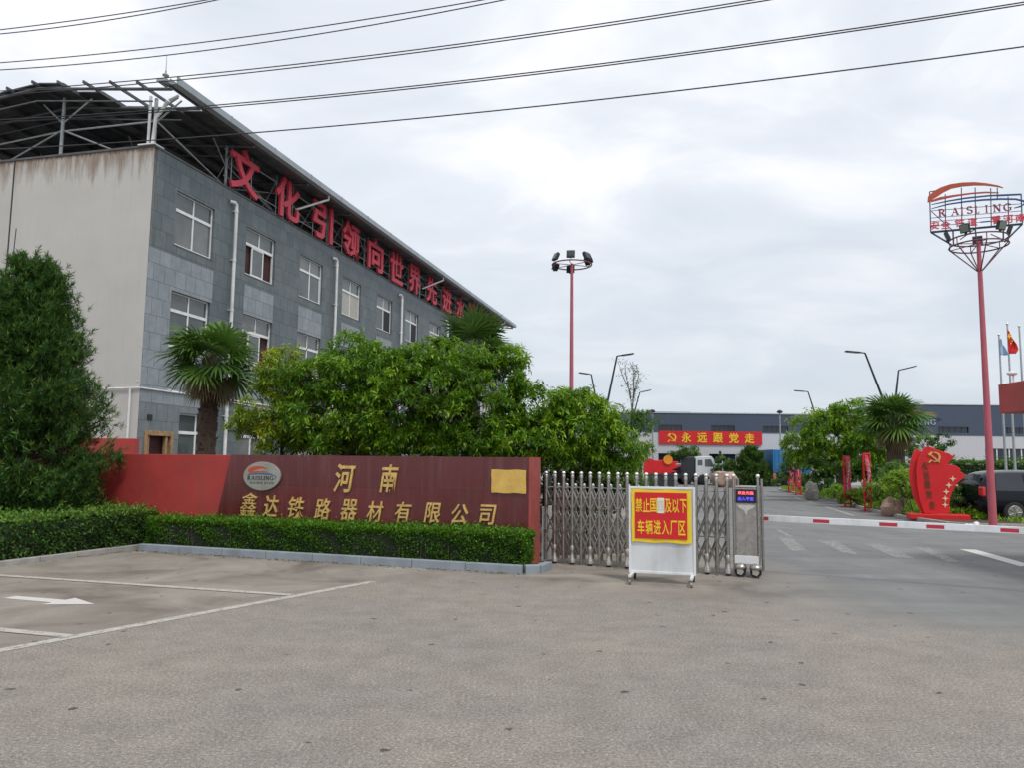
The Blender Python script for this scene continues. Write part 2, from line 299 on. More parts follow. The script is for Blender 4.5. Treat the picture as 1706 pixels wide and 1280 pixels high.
# ------------------------------------------------------------------ mesh helpers
class MB:
    def __init__(s): s.v = []; s.f = []
    def add(s, vs, fs):
        o = len(s.v); s.v += [tuple(float(c) for c in q) for q in vs]; s.f += [tuple(i+o for i in q) for q in fs]; return s
    def box(s, c, d, rz=0, m=None):
        x, y, z = d[0]/2, d[1]/2, d[2]/2
        vs = [V((a*x, b*y, e_*z)) for a in (-1, 1) for b in (-1, 1) for e_ in (-1, 1)]
        r = m or Matrix.Rotation(rz, 3, 'Z')
        s.add([r @ q + V(c) for q in vs], [(0, 1, 3, 2), (4, 6, 7, 5), (0, 4, 5, 1), (2, 3, 7, 6), (0, 2, 6, 4), (1, 5, 7, 3)]); return s
    def b2(s, x0, x1, y0, y1, z0, z1): return s.box(((x0+x1)/2, (y0+y1)/2, (z0+z1)/2), (x1-x0, y1-y0, z1-z0))
    def tube(s, pts, r, n=8, cap=True):
        pts = [V([float(c) for c in q]) for q in pts]
        rs = r if isinstance(r, (list, tuple)) else [r]*len(pts)
        rings = []; up = None
        for i, q in enumerate(pts):
            d = (pts[min(i+1, len(pts)-1)]-pts[max(i-1, 0)]).normalized()
            if up is None: up = V((0, 0, 1)) if abs(d.z) < .9 else V((1, 0, 0))
            a = d.cross(up).normalized(); b_ = a.cross(d).normalized(); up = b_
            rings.append([q + (a*math.cos(2*math.pi*k/n) + b_*math.sin(2*math.pi*k/n))*rs[i] for k in range(n)])
        vs = [w for rr in rings for w in rr]; fs = []
        for i in range(len(pts)-1):
            for k in range(n):
                k2 = (k+1) % n; fs.append((i*n+k, i*n+k2, (i+1)*n+k2, (i+1)*n+k))
        if cap: fs.append(tuple(range(n-1, -1, -1))); fs.append(tuple((len(pts)-1)*n+k for k in range(n)))
        s.add(vs, fs); return s
    def prism(s, poly, y0, y1):
        """outline in x,z pushed from y0 to y1"""
        n = len(poly); a = sum(poly[i][0]*poly[(i+1) % n][1]-poly[(i+1) % n][0]*poly[i][1] for i in range(n))
        if a < 0: poly = poly[::-1]
        vs = [(p[0], y0, p[1]) for p in poly] + [(p[0], y1, p[1]) for p in poly]
        s.add(vs, [tuple(range(n)), tuple(range(2*n-1, n-1, -1))] + [(i, n+i, n+(i+1) % n, (i+1) % n) for i in range(n)]); return s
    def slab(s, poly, z0, z1):
        n = len(poly); a = sum(poly[i][0]*poly[(i+1) % n][1]-poly[(i+1) % n][0]*poly[i][1] for i in range(n))
        if a < 0: poly = poly[::-1]
        vs = [(p[0], p[1], z1) for p in poly] + [(p[0], p[1], z0) for p in poly]
        s.add(vs, [tuple(range(n)), tuple(range(2*n-1, n-1, -1))] + [(i, n+i, n+(i+1) % n, (i+1) % n) for i in range(n)]); return s
    def lathe(s, c, prof, n=16, axis='Z'):
        vs = []
        for r, h in prof:
            for k in range(n):
                a = 2*math.pi*k/n; q = (r*math.cos(a), r*math.sin(a), h)
                if axis == 'Y': q = (q[0], q[2], q[1])
                if axis == 'X': q = (q[2], q[0], q[1])
                vs.append((c[0]+q[0], c[1]+q[1], c[2]+q[2]))
        m = len(prof); fs = [(i*n+k, i*n+(k+1) % n, (i+1)*n+(k+1) % n, (i+1)*n+k) for i in range(m-1) for k in range(n)]
        fs += [tuple(range(n-1, -1, -1)), tuple((m-1)*n+k for k in range(n))]
        s.add(vs, fs); return s
    def ball(s, c, r, n=10, sc=(1, 1, 1)):
        pr = [(math.sin(math.pi*i/n)*r, -math.cos(math.pi*i/n)*r) for i in range(n+1)]
        o = len(s.v); s.lathe((0, 0, 0), [(max(a, 1e-4), h) for a, h in pr], n*2)
        for i in range(o, len(s.v)):
            q = s.v[i]; s.v[i] = (c[0]+q[0]*sc[0], c[1]+q[1]*sc[1], c[2]+q[2]*sc[2])
        return s
    def build(s, name, m, parent=None, smooth=False, bevel=0, loc=None):
        me = bpy.data.meshes.new(name); me.from_pydata(s.v, [], s.f); me.validate(); me.update()
        o = bpy.data.objects.new(name, me); COL.objects.link(o)
        if m: me.materials.append(m)
        if parent is not None: o.parent = parent
        if loc is not None: o.location = loc
        if smooth:
            me.shade_smooth()
        if bevel:
            b = o.modifiers.new('bevel', 'BEVEL'); b.width = bevel; b.segments = 2; b.limit_method = 'ANGLE'
        return o
def smooth_by_angle(o, a=40):
    me = o.data; me.shade_smooth()
    try: me.set_sharp_from_angle(angle=R_(a))
    except Exception: pass
    return o
def thing(name, label, cat, loc=(0, 0, 0), rz=0, group=None):
    o = bpy.data.objects.new(name, None); COL.objects.link(o); o.empty_display_size = .2
    o.location = tuple(float(c) for c in loc); o.rotation_euler = (0, 0, rz); return tag(o, label, cat, group)
def tag(o, label, cat, group=None, kind=None):
    o['label'] = label; o['category'] = cat
    if group: o['group'] = group
    if kind: o['kind'] = kind
    return o
def struct(o, label=None):
    o['kind'] = 'structure'
    if label: o['label'] = label
    return o
def stuff(o, label, cat): o['kind'] = 'stuff'; o['label'] = label; o['category'] = cat; return o

_T = {}
def glyph(txt, w, h, depth, bold=.02, shear=0.):
    """text as a solid mesh, centred, standing in x/z and facing -y, fitted to w x h"""
    k = (txt, round(bold, 3), round(shear, 2))
    if k not in _T:
        c = bpy.data.curves.new('t', 'FONT'); c.body = txt; c.size = 1; c.extrude = .5; c.offset = bold; c.shear = shear; c.resolution_u = 3
        o = bpy.data.objects.new('t', c); COL.objects.link(o)
        dg = bpy.context.evaluated_depsgraph_get(); me = bpy.data.meshes.new_from_object(o.evaluated_get(dg))
        v = np.empty(len(me.vertices)*3); me.vertices.foreach_get('co', v); v = v.reshape(-1, 3)
        f = [tuple(p.vertices) for p in me.polygons]
        COL.objects.unlink(o); bpy.data.objects.remove(o); bpy.data.curves.remove(c); bpy.data.meshes.remove(me)
        _T[k] = (v, f)
    v, f = _T[k]; lo, hi = v.min(0), v.max(0); q = (v-(lo+hi)/2)/np.maximum(hi-lo, 1e-6)
    if w is None: w = h*(hi-lo)[0]/(hi-lo)[1]
    mb = MB(); mb.add(np.stack([q[:, 0]*w, -q[:, 2]*depth, q[:, 1]*h], 1), f); return mb
def shift(mb, d):
    mb.v = [(a+d[0], b+d[1], c+d[2]) for a, b, c in mb.v]; return mb

# serif capitals drawn as strokes (x, z in 0..1, stroke thickness)
def serif_text(txt, w, h, depth):
    T, t = .15, .05
    def bar(x0, z0, x1, z1, th):
        d = math.hypot(x1-x0, z1-z0); nx, nz_ = -(z1-z0)/d*th/2, (x1-x0)/d*th/2
        return [(x0+nx, z0+nz_), (x1+nx, z1+nz_), (x1-nx, z1-nz_), (x0-nx, z0-nz_)]
    def arc(cx, cz, rx, rz, a0, a1, th0, th1, n=10):
        out = []
        for i in range(n):
            p0, p1 = a0+(a1-a0)*i/n, a0+(a1-a0)*(i+1)/n
            A = (cx+rx*math.cos(p0), cz+rz*math.sin(p0)); B = (cx+rx*math.cos(p1), cz+rz*math.sin(p1))
            out.append(bar(*A, *B, th0+(th1-th0)*abs(math.cos((p0+p1)/2))))
        return out
    pi = math.pi
    def stem(x): return [bar(x, 0, x, 1, T), bar(x-.15, .02, x+.15, .02, t), bar(x-.15, .98, x+.15, .98, t)]
    L = {'I': (.36, stem(.18)), 'L': (.62, stem(.2)+[bar(.2, .03, .58, .03, t), bar(.57, 0, .57, .25, t)]),
         'N': (.86, [bar(.16, 0, .16, 1, t+.02), bar(.7, 0, .7, 1, t+.02), bar(.15, 1, .7, 0, T), bar(.02, .98, .26, .98, t), bar(.58, .98, .84, .98, t), bar(.04, .02, .28, .02, t)]),
         'A': (.84, [bar(.14, 0, .42, 1, t+.01), bar(.42, 1, .70, 0, T), bar(.24, .36, .6, .36, t), bar(.02, .02, .26, .02, t), bar(.56, .02, .84, .02, t)]),
         'R': (.80, stem(.18)+arc(.30, .74, .26, .24, -pi/2, pi/2, t, T)+[bar(.18, .98, .32, .98, t), bar(.18, .5, .32, .5, t), bar(.36, .5, .66, 0, T), bar(.56, .02, .8, .02, t)]),
         'S': (.62, arc(.31, .74, .22, .235, 0.3, pi*1.5, t, T)+arc(.31, .265, .23, .24, pi/2, -pi*.9, t, T)),
         'G': (.86, arc(.44, .5, .36, .48, .55, 2*pi-.75, t, T, 16)+[bar(.72, .08, .72, .42, T*.8), bar(.56, .42, .84, .42, t)])}
    tot = sum(L[c][0] for c in txt)+.08*(len(txt)-1); mb = MB(); x = -tot/2; k = 0
    for c in txt:
        for p in L[c][1]:
            k += 1; e_ = k*.00002
            mb.prism([((x+a)/tot*w, (b_-.5)*h) for a, b_ in p], -depth/2-e_, depth/2+e_)
        x += L[c][0]+.08
    return mb
def swoosh(mb, pts, ths, y0, y1):
    """ribbon of varying thickness through x,z points"""
    P = []
    n = len(pts)
    up, dn = [], []
    for i in range(n):
        a, b_ = pts[max(i-1, 0)], pts[min(i+1, n-1)]
        d = math.hypot(b_[0]-a[0], b_[1]-a[1]); nx, nz_ = -(b_[1]-a[1])/d, (b_[0]-a[0])/d
        up.append((pts[i][0]+nx*ths[i]/2, pts[i][1]+nz_*ths[i]/2)); dn.append((pts[i][0]-nx*ths[i]/2, pts[i][1]-nz_*ths[i]/2))
    for i in range(n-1): mb.prism([up[i], up[i+1], dn[i+1], dn[i]], y0, y1)
    return mb
def emblem(c, r, y0, y1):
    """crossed hammer and sickle in x,z"""
    mb = MB(); cx, cz = c; pts = []; ths = []
    for i in range(15):
        a = R_(-125+i*225/14); pts.append((cx+.05*r+r*.72*math.cos(a), cz+r*.72*math.sin(a))); ths.append(r*(.05+.24*math.sin(math.pi*min(1, (14-i)/14*.92+.1))))
    swoosh(mb, pts, ths, y0, y1)
    def bar(x0, z0, x1, z1, th, e_):
        d = math.hypot(x1-x0, z1-z0); nx, nz_ = -(z1-z0)/d*th/2, (x1-x0)/d*th/2
        mb.prism([(cx+(x0+nx)*r, cz+(z0+nz_)*r), (cx+(x1+nx)*r, cz+(z1+nz_)*r), (cx+(x1-nx)*r, cz+(z1-nz_)*r), (cx+(x0-nx)*r, cz+(z0-nz_)*r)], y0-e_, y1+e_)
    bar(-.45, -.5, -.85, -.95, .2, .0005); bar(-.5, .3, .75, -.85, .19, .001); bar(-.8, .3, -.3, .8, .34, .0015)
    return mb

# ------------------------------------------------------------------ foliage
def mesh_np(name, v, quads, m, parent, tone=None):
    me = bpy.data.meshes.new(name); n = len(quads)
    me.vertices.add(len(v)); me.vertices.foreach_set('co', np.ascontiguousarray(v, dtype=np.float32).ravel())
    me.loops.add(n*4); me.loops.foreach_set('vertex_index', np.ascontiguousarray(quads, dtype=np.int32).ravel())
    me.polygons.add(n); me.polygons.foreach_set('loop_start', np.arange(0, n*4, 4, dtype=np.int32)); me.update(calc_edges=True)
    if tone is not None:
        a = me.attributes.new('tone', 'FLOAT', 'POINT'); a.data.foreach_set('value', tone.astype(np.float32))
    me.materials.append(m); o = bpy.data.objects.new(name, me); COL.objects.link(o)
    if parent is not None: o.parent = parent
    return o
def unit(a): return a/np.maximum(np.linalg.norm(a, axis=-1, keepdims=True), 1e-9)
def leaves(P, Dr, L, Wd, rng, tone, fold=.18, droop=.12):
    """(verts, quads, tone): one folded leaf of two quads at each point"""
    n = len(P); L = np.broadcast_to(L, (n,))[:, None]*rng.uniform(.55, 1.3, (n, 1)); Wd = np.broadcast_to(Wd, (n,))[:, None]*rng.uniform(.8, 1.2, (n, 1))
    Dr = unit(Dr); ref = unit(rng.normal(0, .35, (n, 3))+np.array([0, 0, 1.]))
    sd = unit(np.cross(Dr, ref)); nm = np.cross(sd, Dr)
    b = P; mid = P+Dr*L*.5; l = P+Dr*L*.45+sd*Wd/2+nm*fold*Wd; r = P+Dr*L*.45-sd*Wd/2+nm*fold*Wd; tp = P+Dr*L-nm*L*droop
    v = np.stack([b, r, tp, mid, l], 1).reshape(-1, 3); o = np.arange(n)[:, None]*5
    q = np.concatenate([o+np.array([0, 1, 2, 3]), o+np.array([0, 3, 2, 4])], 0)
    return v, q, np.repeat(tone, 5)
def join(parts):
    vs, qs, ts = [], [], []; o = 0
    for v, q, t in parts: vs.append(v); qs.append(q+o); ts.append(t); o += len(v)
    return np.concatenate(vs), np.concatenate(qs), np.concatenate(ts)
def sph(n, rng, zmin=-1.):
    z = rng.uniform(zmin, 1, n); a = rng.uniform(0, 2*np.pi, n); s = np.sqrt(1-z*z); return np.stack([s*np.cos(a), s*np.sin(a), z], 1)
def clump_crown(lobes, nclump, tips, K, L, Wd, rng, cr=.34, tone0=.4, droop=.12, zmin=-.55):
    """lobes -> clumps on their surface -> twig tips -> a whorl of K leaves each"""
    lob = np.array(lobes, float); area = (lob[:, 3]*lob[:, 4]+lob[:, 4]*lob[:, 5]+lob[:, 3]*lob[:, 5]); idx = rng.choice(len(lob), nclump, p=area/area.sum())
    s = sph(nclump, rng, zmin); rad = 1-np.abs(rng.normal(0, .16, nclump)); out = s
    C = lob[idx, :3]+s*lob[idx, 3:]*rad[:, None]*(1+.10*rng.normal(0, 1, (nclump, 1)))
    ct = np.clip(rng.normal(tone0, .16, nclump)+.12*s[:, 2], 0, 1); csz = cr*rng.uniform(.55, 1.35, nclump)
    ti = np.repeat(np.arange(nclump), tips); n = len(ti)
    o2 = unit(sph(n, rng)+.8*out[ti]+np.array([0, 0, .35])); T = C[ti]+o2*csz[ti, None]*np.array([1.15, 1.15, .75])*rng.uniform(.35, 1.05, (n, 1))
    li = np.repeat(np.arange(n), K); m = len(li); ax = o2[li]
    ph = (np.tile(np.arange(K), n)*2*np.pi/K+np.repeat(rng.uniform(0, 6.28, n), K)+rng.normal(0, .25, m))
    u_ = unit(np.cross(ax, rng.normal(0, 1, (n, 3))[li])); w_ = np.cross(ax, u_)
    dr = ax*rng.uniform(.15, .75, (m, 1))+(u_*np.cos(ph)[:, None]+w_*np.sin(ph)[:, None])+np.array([0, 0, -.18])
    young = rng.uniform(0, 1, n) < .18
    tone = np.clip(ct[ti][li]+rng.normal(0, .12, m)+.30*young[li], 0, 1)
    P_ = T[li]-ax*rng.uniform(0, L*.7, (m, 1))
    return leaves(P_, dr, L, Wd, rng, tone, droop=droop), C, T
def limbs(mb, trunk_top, base_pt, r, lobes, C, rng, nb=40, twig=.012):
    mb.tube([base_pt, (np.array(base_pt)*.5+np.array(trunk_top)*.5)+np.array([.06, -.04, 0]), trunk_top], [r*1.2, r, r*.75], 9)
    for l in lobes:
        c = np.array(l[:3]); mid = np.array(trunk_top)*.45+c*.55+rng.normal(0, .1, 3)
        mb.tube([trunk_top, mid, c], [r*.6, r*.38, r*.2], 6)
    for c in C[rng.choice(len(C), min(nb, len(C)), replace=False)]:
        l = min(lobes, key=lambda q: (q[0]-c[0])**2+(q[1]-c[1])**2+(q[2]-c[2])**2); a = np.array(l[:3])*.7+np.array(trunk_top)*.3
        mb.tube([a, a*.45+c*.55+rng.normal(0, .06, 3), c], [twig*1.8, twig*1.3, twig*.6], 5)
def tree(name, label, cat, loc, lobes, nclump, tips, K, L, Wd, m, seed, trunk_top=None, r=.07, cr=.34, tone0=.4, group=None, stems=None, zmin=-.55, nb=40, part='trunk'):
    """lobes are relative to loc"""
    rng = np.random.default_rng(seed); t = thing(name, label, cat, loc, group=group)
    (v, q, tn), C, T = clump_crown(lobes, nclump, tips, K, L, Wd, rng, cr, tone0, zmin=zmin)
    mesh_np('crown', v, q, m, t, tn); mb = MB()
    lo = min(l[2]-l[5] for l in lobes)
    for sx, sy in (stems or [(0, 0)]):
        limbs(mb, trunk_top or (sx*1.5, sy*1.5, lo+.5*(sum(l[2] for l in lobes)/len(lobes)-lo)), (sx, sy, -.05), r, lobes, C, rng, nb)
    smooth_by_angle(mb.build(part, M['bark'], t), 60)
    return t

# ================================================================== GROUND
def flat(name, poly, z, m):
    mb = MB(); a = sum(poly[i][0]*poly[(i+1) % len(poly)][1]-poly[(i+1) % len(poly)][0]*poly[i][1] for i in range(len(poly)))
    if a < 0: poly = poly[::-1]
    mb.add([(p[0], p[1], z) for p in poly], [tuple(range(len(poly)))]); return mb.build(name, m)
struct(flat('ground', [(-900, -60), (900, -60), (900, 1500), (-900, 1500)], 0, M['ground']))
def strip(name, a, b_, w, z, m):
    a, b_ = np.array(a[:2], float), np.array(b_[:2], float); d = (b_-a)/np.linalg.norm(b_-a); n = np.array([-d[1], d[0]])*w/2
    return struct(flat(name, [tuple(a+n), tuple(b_+n), tuple(b_-n), tuple(a-n)], z, m))
A0, A1 = G(0, 1085), G(622, 970); dd = (A1-A0)/np.linalg.norm(A1-A0)
o = strip('bay_line', A0-dd*5, A1, .14, .004, M['paint']); o['label'] = 'long white parking line slanting across the forecourt'
dv_ = (G(490, 993)-G(0, 960)); dv_ /= np.linalg.norm(dv_)
for p, q in ((G(0, 960)-dv_*5, G(486, 993)), (G(0, 1050)-dv_*5, G(118, 1062))):
    q = q if q is not None else None
    strip('bay_line', p, q, .13, .008, M['paint'])['label'] = 'white line between two parking bays'
strip('bay_line', G(455, 935), G(592, 943), .10, .004, M['paint_faint'])
def arrow(name, a, b_, m, w=.085, hw=.24, hl=.55):
    a, b_ = np.array(a[:2]), np.array(b_[:2]); L_ = np.linalg.norm(b_-a); d = (b_-a)/L_; n = np.array([-d[1], d[0]])
    P_ = [a+n*w, a+d*(L_-hl)+n*w*1.1, a+d*(L_-hl)+n*hw, b_, a+d*(L_-hl)-n*hw, a+d*(L_-hl)-n*w*1.1, a-n*w]
    return struct(flat(name, [tuple(x) for x in P_], .004, m))
arrow('painted_arrow', G(16, 996), G(158, 1008), M['paint_fresh'])['label'] = 'white arrow painted in the nearer parking bay'
arrow('painted_arrow', G(358, 953), G(472, 961), M['paint_faint'], .06, .17, .5)['label'] = 'faded arrow painted in the farther parking bay'
for pts in ([(1292, 884), (1299, 884), (1324, 896), (1314, 896)], [(1298, 898), (1320, 898), (1346, 919), (1318, 919)], [(1363, 902), (1394, 903), (1432, 926), (1402, 921)],
            [(1440, 907), (1470, 908), (1524, 932), (1492, 930)], [(1522, 913), (1548, 914), (1600, 938), (1580, 938)]):
    struct(flat('road_marking', [tuple(G(*p)[:2]) for p in pts], .004, M['paint_worn']))
struct(flat('road_marking', [tuple(G(*p)[:2]) for p in [(1598, 916), (1626, 917), (1720, 943), (1700, 945)]], .004, M['paint_fresh']))
for a, b_ in (((1375, 845), (1422, 860)), ((1322, 829), (1352, 838))): strip('road_marking', G(*a), G(*b_), .10, .004, M['paint'])

# kerbs and beds in front of the sign wall
WA = math.atan2(-.332, .943)                       # direction of the sign wall
W0 = np.array([.32, 12.9, 0])
wd = np.array([math.cos(WA), math.sin(WA), 0]); wn_ = np.array([math.sin(WA), -math.cos(WA), 0])   # along / towards the viewer
K0, K1 = np.array([.27, 12.22, 0]), np.array([-6.90, 14.70, 0])
def kerb_run(name, pts, w, h, m, label, seg=1.0, gap=.008):
    mb = MB(); pts = [np.array(p[:2], float) for p in pts]
    for a, b_ in zip(pts[:-1], pts[1:]):
        L_ = np.linalg.norm(b_-a); d = (b_-a)/L_; n = max(1, round(L_/seg)); ang = math.atan2(d[1], d[0])
        for i in range(n):
            c = a+d*(i+.5)*L_/n; mb.box((c[0], c[1], h/2-.02), (L_/n-gap, w, h+.04), ang)
    o = mb.build(name, m, bevel=.012); struct(o); o['label'] = label; return o
q = K0+wd*.05+(-wn_)*.12
kerb_run('kerb', [K1, K0-wd*.08], .12, .13, M['kerb_blue'], 'blue grey painted kerb in front of the trimmed hedge')
kerb_run('kerb', [K0-wd*.05-wn_*.03, K0+wd*.14-wn_*.16, K0+wd*.16-wn_*.62], .12, .13, M['kerb_blue'], 'rounded corner of the blue grey kerb beside the wall end', .3, .004)
kerb_run('kerb', [(-9.6, 8.9), (-7.98, 12.28), (-7.05, 14.98)], .11, .09, M['concrete'], 'rough concrete kerb in front of the darker hedge', .75)
o = MB().slab([tuple((K1-wn_*.06)[:2]), tuple((K0-wn_*.06)[:2]), tuple((K0+wd*.12-wn_*.6)[:2]), tuple((K1-wn_*.85)[:2])], -.02, .09).build('planting_bed', M['soil']); struct(o)
o = MB().slab([(-9.55, 8.95), (-7.95, 12.35), (-7.02, 15.0), (-7.0, 16.6), (-13, 18), (-15, 9)], -.02, .06).build('planting_bed', M['soil']); struct(o)

# ================================================================== HEDGES
def hedge(name, label, poly, z0, z1, m, L, Wd, dens, seed, group=None, tone0=.42, rough_=.03, edge_tone=.15):
    """trimmed hedge over a ground polygon: leaves over its sides and top, twigs inside"""
    rng = np.random.default_rng(seed); P_ = [np.array(p, float) for p in poly]; n = len(P_)
    a = sum(P_[i][0]*P_[(i+1) % n][1]-P_[(i+1) % n][0]*P_[i][1] for i in range(n))
    if a < 0: P_ = P_[::-1]
    pts, nr = [], []
    c = sum(P_)/n
    for i in range(n):
        p, q = P_[i], P_[(i+1) % n]; L_ = np.linalg.norm(q-p); k = int(L_*(z1-z0)*dens); u_ = rng.uniform(0, 1, k); z = rng.uniform(z0, z1, k)
        d = (q-p)/L_; nn = np.array([d[1], -d[0], 0])
        pts.append(np.stack([p[0]+(q-p)[0]*u_, p[1]+(q-p)[1]*u_, z], 1)); nr.append(np.tile(nn, (k, 1)))
    lo, hi = np.min(P_, 0), np.max(P_, 0); A = (hi-lo)[0]*(hi-lo)[1]; k = int(A*dens*1.25)
    xy = rng.uniform(lo, hi, (k, 2)); ins = np.ones(k, bool)
    for i in range(n):
        p, q = P_[i], P_[(i+1) % n]; ins &= ((q-p)[0]*(xy[:, 1]-p[1])-(q-p)[1]*(xy[:, 0]-p[0])) > 0
    xy = xy[ins]; pts.append(np.stack([xy[:, 0], xy[:, 1], np.full(len(xy), z1)], 1)); nr.append(np.tile([0, 0, 1.], (len(xy), 1)))
    X = np.concatenate(pts); N_ = np.concatenate(nr); k = len(X)
    wob = .5*np.sin(X[:, 0]*2.3+X[:, 1]*1.7)+.5*np.sin(X[:, 0]*5.1-X[:, 1]*4.2+X[:, 2]*7)
    lump = np.sin(X[:, 0]*9.+X[:, 2]*11)*np.sin(X[:, 1]*8.+X[:, 2]*6+1)
    keep = (X[:, 2] > z0+.22) | (rng.uniform(0, 1, k) < .78+.22*lump)
    X, N_, wob, lump = X[keep], N_[keep], wob[keep], lump[keep]; k = len(X)
    sh = (X[:, 2] > z1-.01) & (rng.uniform(0, 1, k) < .06); X[:, 2] += sh*rng.uniform(.02, .11, k)*(z1-z0)/.55
    X = X+N_*(rough_*(wob+.8*lump)[:, None]+rng.normal(-.02, .022, (k, 1)))
    dr = N_*.7+rng.normal(0, .8, (k, 3))+np.array([0, 0, .45])
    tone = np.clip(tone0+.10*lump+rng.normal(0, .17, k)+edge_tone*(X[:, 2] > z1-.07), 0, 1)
    t = thing(name, label, 'hedge', (0, 0, 0), group=group)
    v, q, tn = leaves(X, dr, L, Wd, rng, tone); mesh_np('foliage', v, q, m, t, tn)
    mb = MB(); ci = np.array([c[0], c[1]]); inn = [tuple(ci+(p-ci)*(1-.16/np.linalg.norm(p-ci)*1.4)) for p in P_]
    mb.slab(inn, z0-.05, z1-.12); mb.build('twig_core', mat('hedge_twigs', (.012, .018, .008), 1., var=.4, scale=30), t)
    mb = MB()
    for i in range(n):
        p, q = P_[i], P_[(i+1) % n]; L_ = np.linalg.norm(q-p)
        for j in range(int(L_*5)):
            a = p+(q-p)*rng.uniform(.02, .98); a = a+(ci-a)/np.linalg.norm(ci-a)*.05
            mb.tube([(a[0], a[1], z0-.06), (a[0]+rng.normal(0, .03), a[1]+rng.normal(0, .03), z0+.3)], .006, 4)
    o = mb.build('stem', M['bark'], t); o['kind'] = 'stuff'
    return t
h0 = K0-wn_*.10-wd*.10; h1 = K1-wn_*.10+wd*.0
hedge('clipped_hedge', 'low bright green clipped hedge running in front of the granite wall', [h0[:2], (h0-wn_*.58)[:2], (h1-wn_*.58)[:2], h1[:2]], .12, .60, L_hedge, .042, .026, 4200, 11)
hedge('broad_leaved_hedge', 'darker taller hedge with loose leaves at the left end of the forecourt', [(-9.5, 9.1), (-7.98, 12.48), (-7.1, 15.0), (-6.85, 15.6), (-7.6, 16.1), (-10.4, 15.3), (-11.5, 12.4)], .08, .71, L_hedge2, .060, .038, 1500, 12, rough_=.045, edge_tone=.28)

# ================================================================== SIGN WALL
sw = thing('sign_wall', 'long low red wall faced with dark red granite carrying gold characters', 'wall', W0, WA)
def onwall(u, v): 
    q = PL(u, v, W0, wn_); return float(np.dot(q-W0, wd)), float(q[2])
xtl = onwall(387, 755)[0]; xbl = onwall(352, 860)[0]; H0 = 1.80
MB().b2(-11.6, 0, .02, .46, -.05, H0).build('wall_body', M['red_paint'], sw, bevel=.008)
MB().prism([(xtl, H0+.004), (.004, H0+.004), (.004, -.05), (xbl, -.05)], -.03, .018).build('granite_face', M['granite'], sw)
MB().b2(-.012, .03, -.034, .475, -.05, H0+.008).build('end_pilaster', mat('red_paint_light', (.33, .06, .05), .6, var=.2, scale=5, dirt=.35), sw)
for ch, u, v, hpx, wpx in (('河', 577, 797.5, 46, 40), ('南', 651, 798, 46, 34)):
    x, z = onwall(u, v); k = 12.9/1290*(1+(-x)*.045/1.6)
    shift(glyph(ch, wpx*k, hpx*k, .03, .014, .22), (x, -.05, z)).build('gold_character', M['gold'], sw)
for i, (ch, zx, zy) in enumerate(zip('鑫达铁路器材有限公司', (180, 298, 430, 568, 707, 845, 993, 1145, 1290, 1437), (352, 360, 367, 375, 378, 388, 391, 395, 402, 405))):
    u, v = 360+zx/3.159, 730+zy/3.159; x, z = onwall(u, v); k = 12.9/1290*(1+(-x)*.045/1.6)
    shift(glyph(ch, (30 if i else 34)*k, (35-.25*i)*k if i else 38*k, .03, .010 if i else .0, .2), (x, -.05, z)).build('gold_character', M['gold'], sw)
# oval company plate
xo, zo = onwall(440, 794); xr = onwall(471, 794)[0]; rx = xr-xo; rz_ = abs(onwall(440, 770)[1]-zo)
mb = MB(); mb.prism([(xo+rx*math.cos(a*math.pi/24), zo+rz_*math.sin(a*math.pi/24)) for a in range(48)], -.075, -.03)
pl = mb.build('oval_plate', mat('plate_metal', (.36, .36, .32), .3, metal=.4, var=.15, scale=3), sw, bevel=.006)
mb = MB(); pts = [(-.72, .30), (-.62, .42), (-.45, .52), (-.2, .6), (.05, .6), (.3, .52)]
swoosh(mb, [(xo+a*rx, zo+b_*rz_) for a, b_ in pts], [.06, .075, .07, .06, .04, .008], -.079, -.0745)
swoosh(mb, [(xo+a*rx, zo+b_*rz_) for a, b_ in [(-.66, .24), (-.3, .30), (.1, .32), (.36, .30)]], [.02, .03, .02, .006], -.0785, -.0745)
mb.build('orange_swoosh', M['orange_logo'], pl)
mb = MB(); swoosh(mb, [(xo+a*rx, zo+b_*rz_) for a, b_ in [(-.74, .06), (-.4, .13), (0, .15), (.4, .13), (.7, .06), (.8, -.04), (.74, -.16), (.6, -.22)]], [.006, .012, .014, .014, .013, .012, .009, .003], -.079, -.0745)
swoosh(mb, [(xo+a*rx, zo+b_*rz_) for a, b_ in [(-.74, .14), (-.3, .2), (.1, .22), (.6, .17)]], [.004, .008, .008, .004], -.079, -.0745)
mb.build('blue_swoosh', M['blue_logo'], pl)
shift(serif_text('RAISLING', rx*1.42, rz_*.27, .006), (xo-.06*rx, -.0775, zo-.13*rz_)).build('plate_lettering', M['black'], pl)
shift(glyph('安全铁道 看河南', rx*1.3, rz_*.17, .004, .01), (xo+.02*rx, -.077, zo-.46*rz_)).build('plate_lettering', mat('faded_ink', (.16, .15, .13)), pl)
# crumpled golden sheet
xa, za = onwall(821, 783); xb, zb = onwall(878, 823); n = 14; vs = []; fs = []; rg = random.Random(4)
for i in range(n+1):
    for j in range(9):
        vs.append((xa+(xb-xa)*i/n+rg.uniform(-.004, .004), -.045-.005*math.sin(i*.9+j*.5)-.002*rg.random(), za+(zb-za)*j/8+(.005*math.sin(i*.8) if j in (0, 8) else 0)))
for i in range(n):
    for j in range(8): a = i*9+j; fs.append((a, a+1, a+10, a+9))
mb = MB(); mb.add(vs, fs); o = mb.build('golden_sheet', M['gold_sheet'], sw); md = o.modifiers.new('s', 'SOLIDIFY'); md.thickness = .012; md.offset = 1

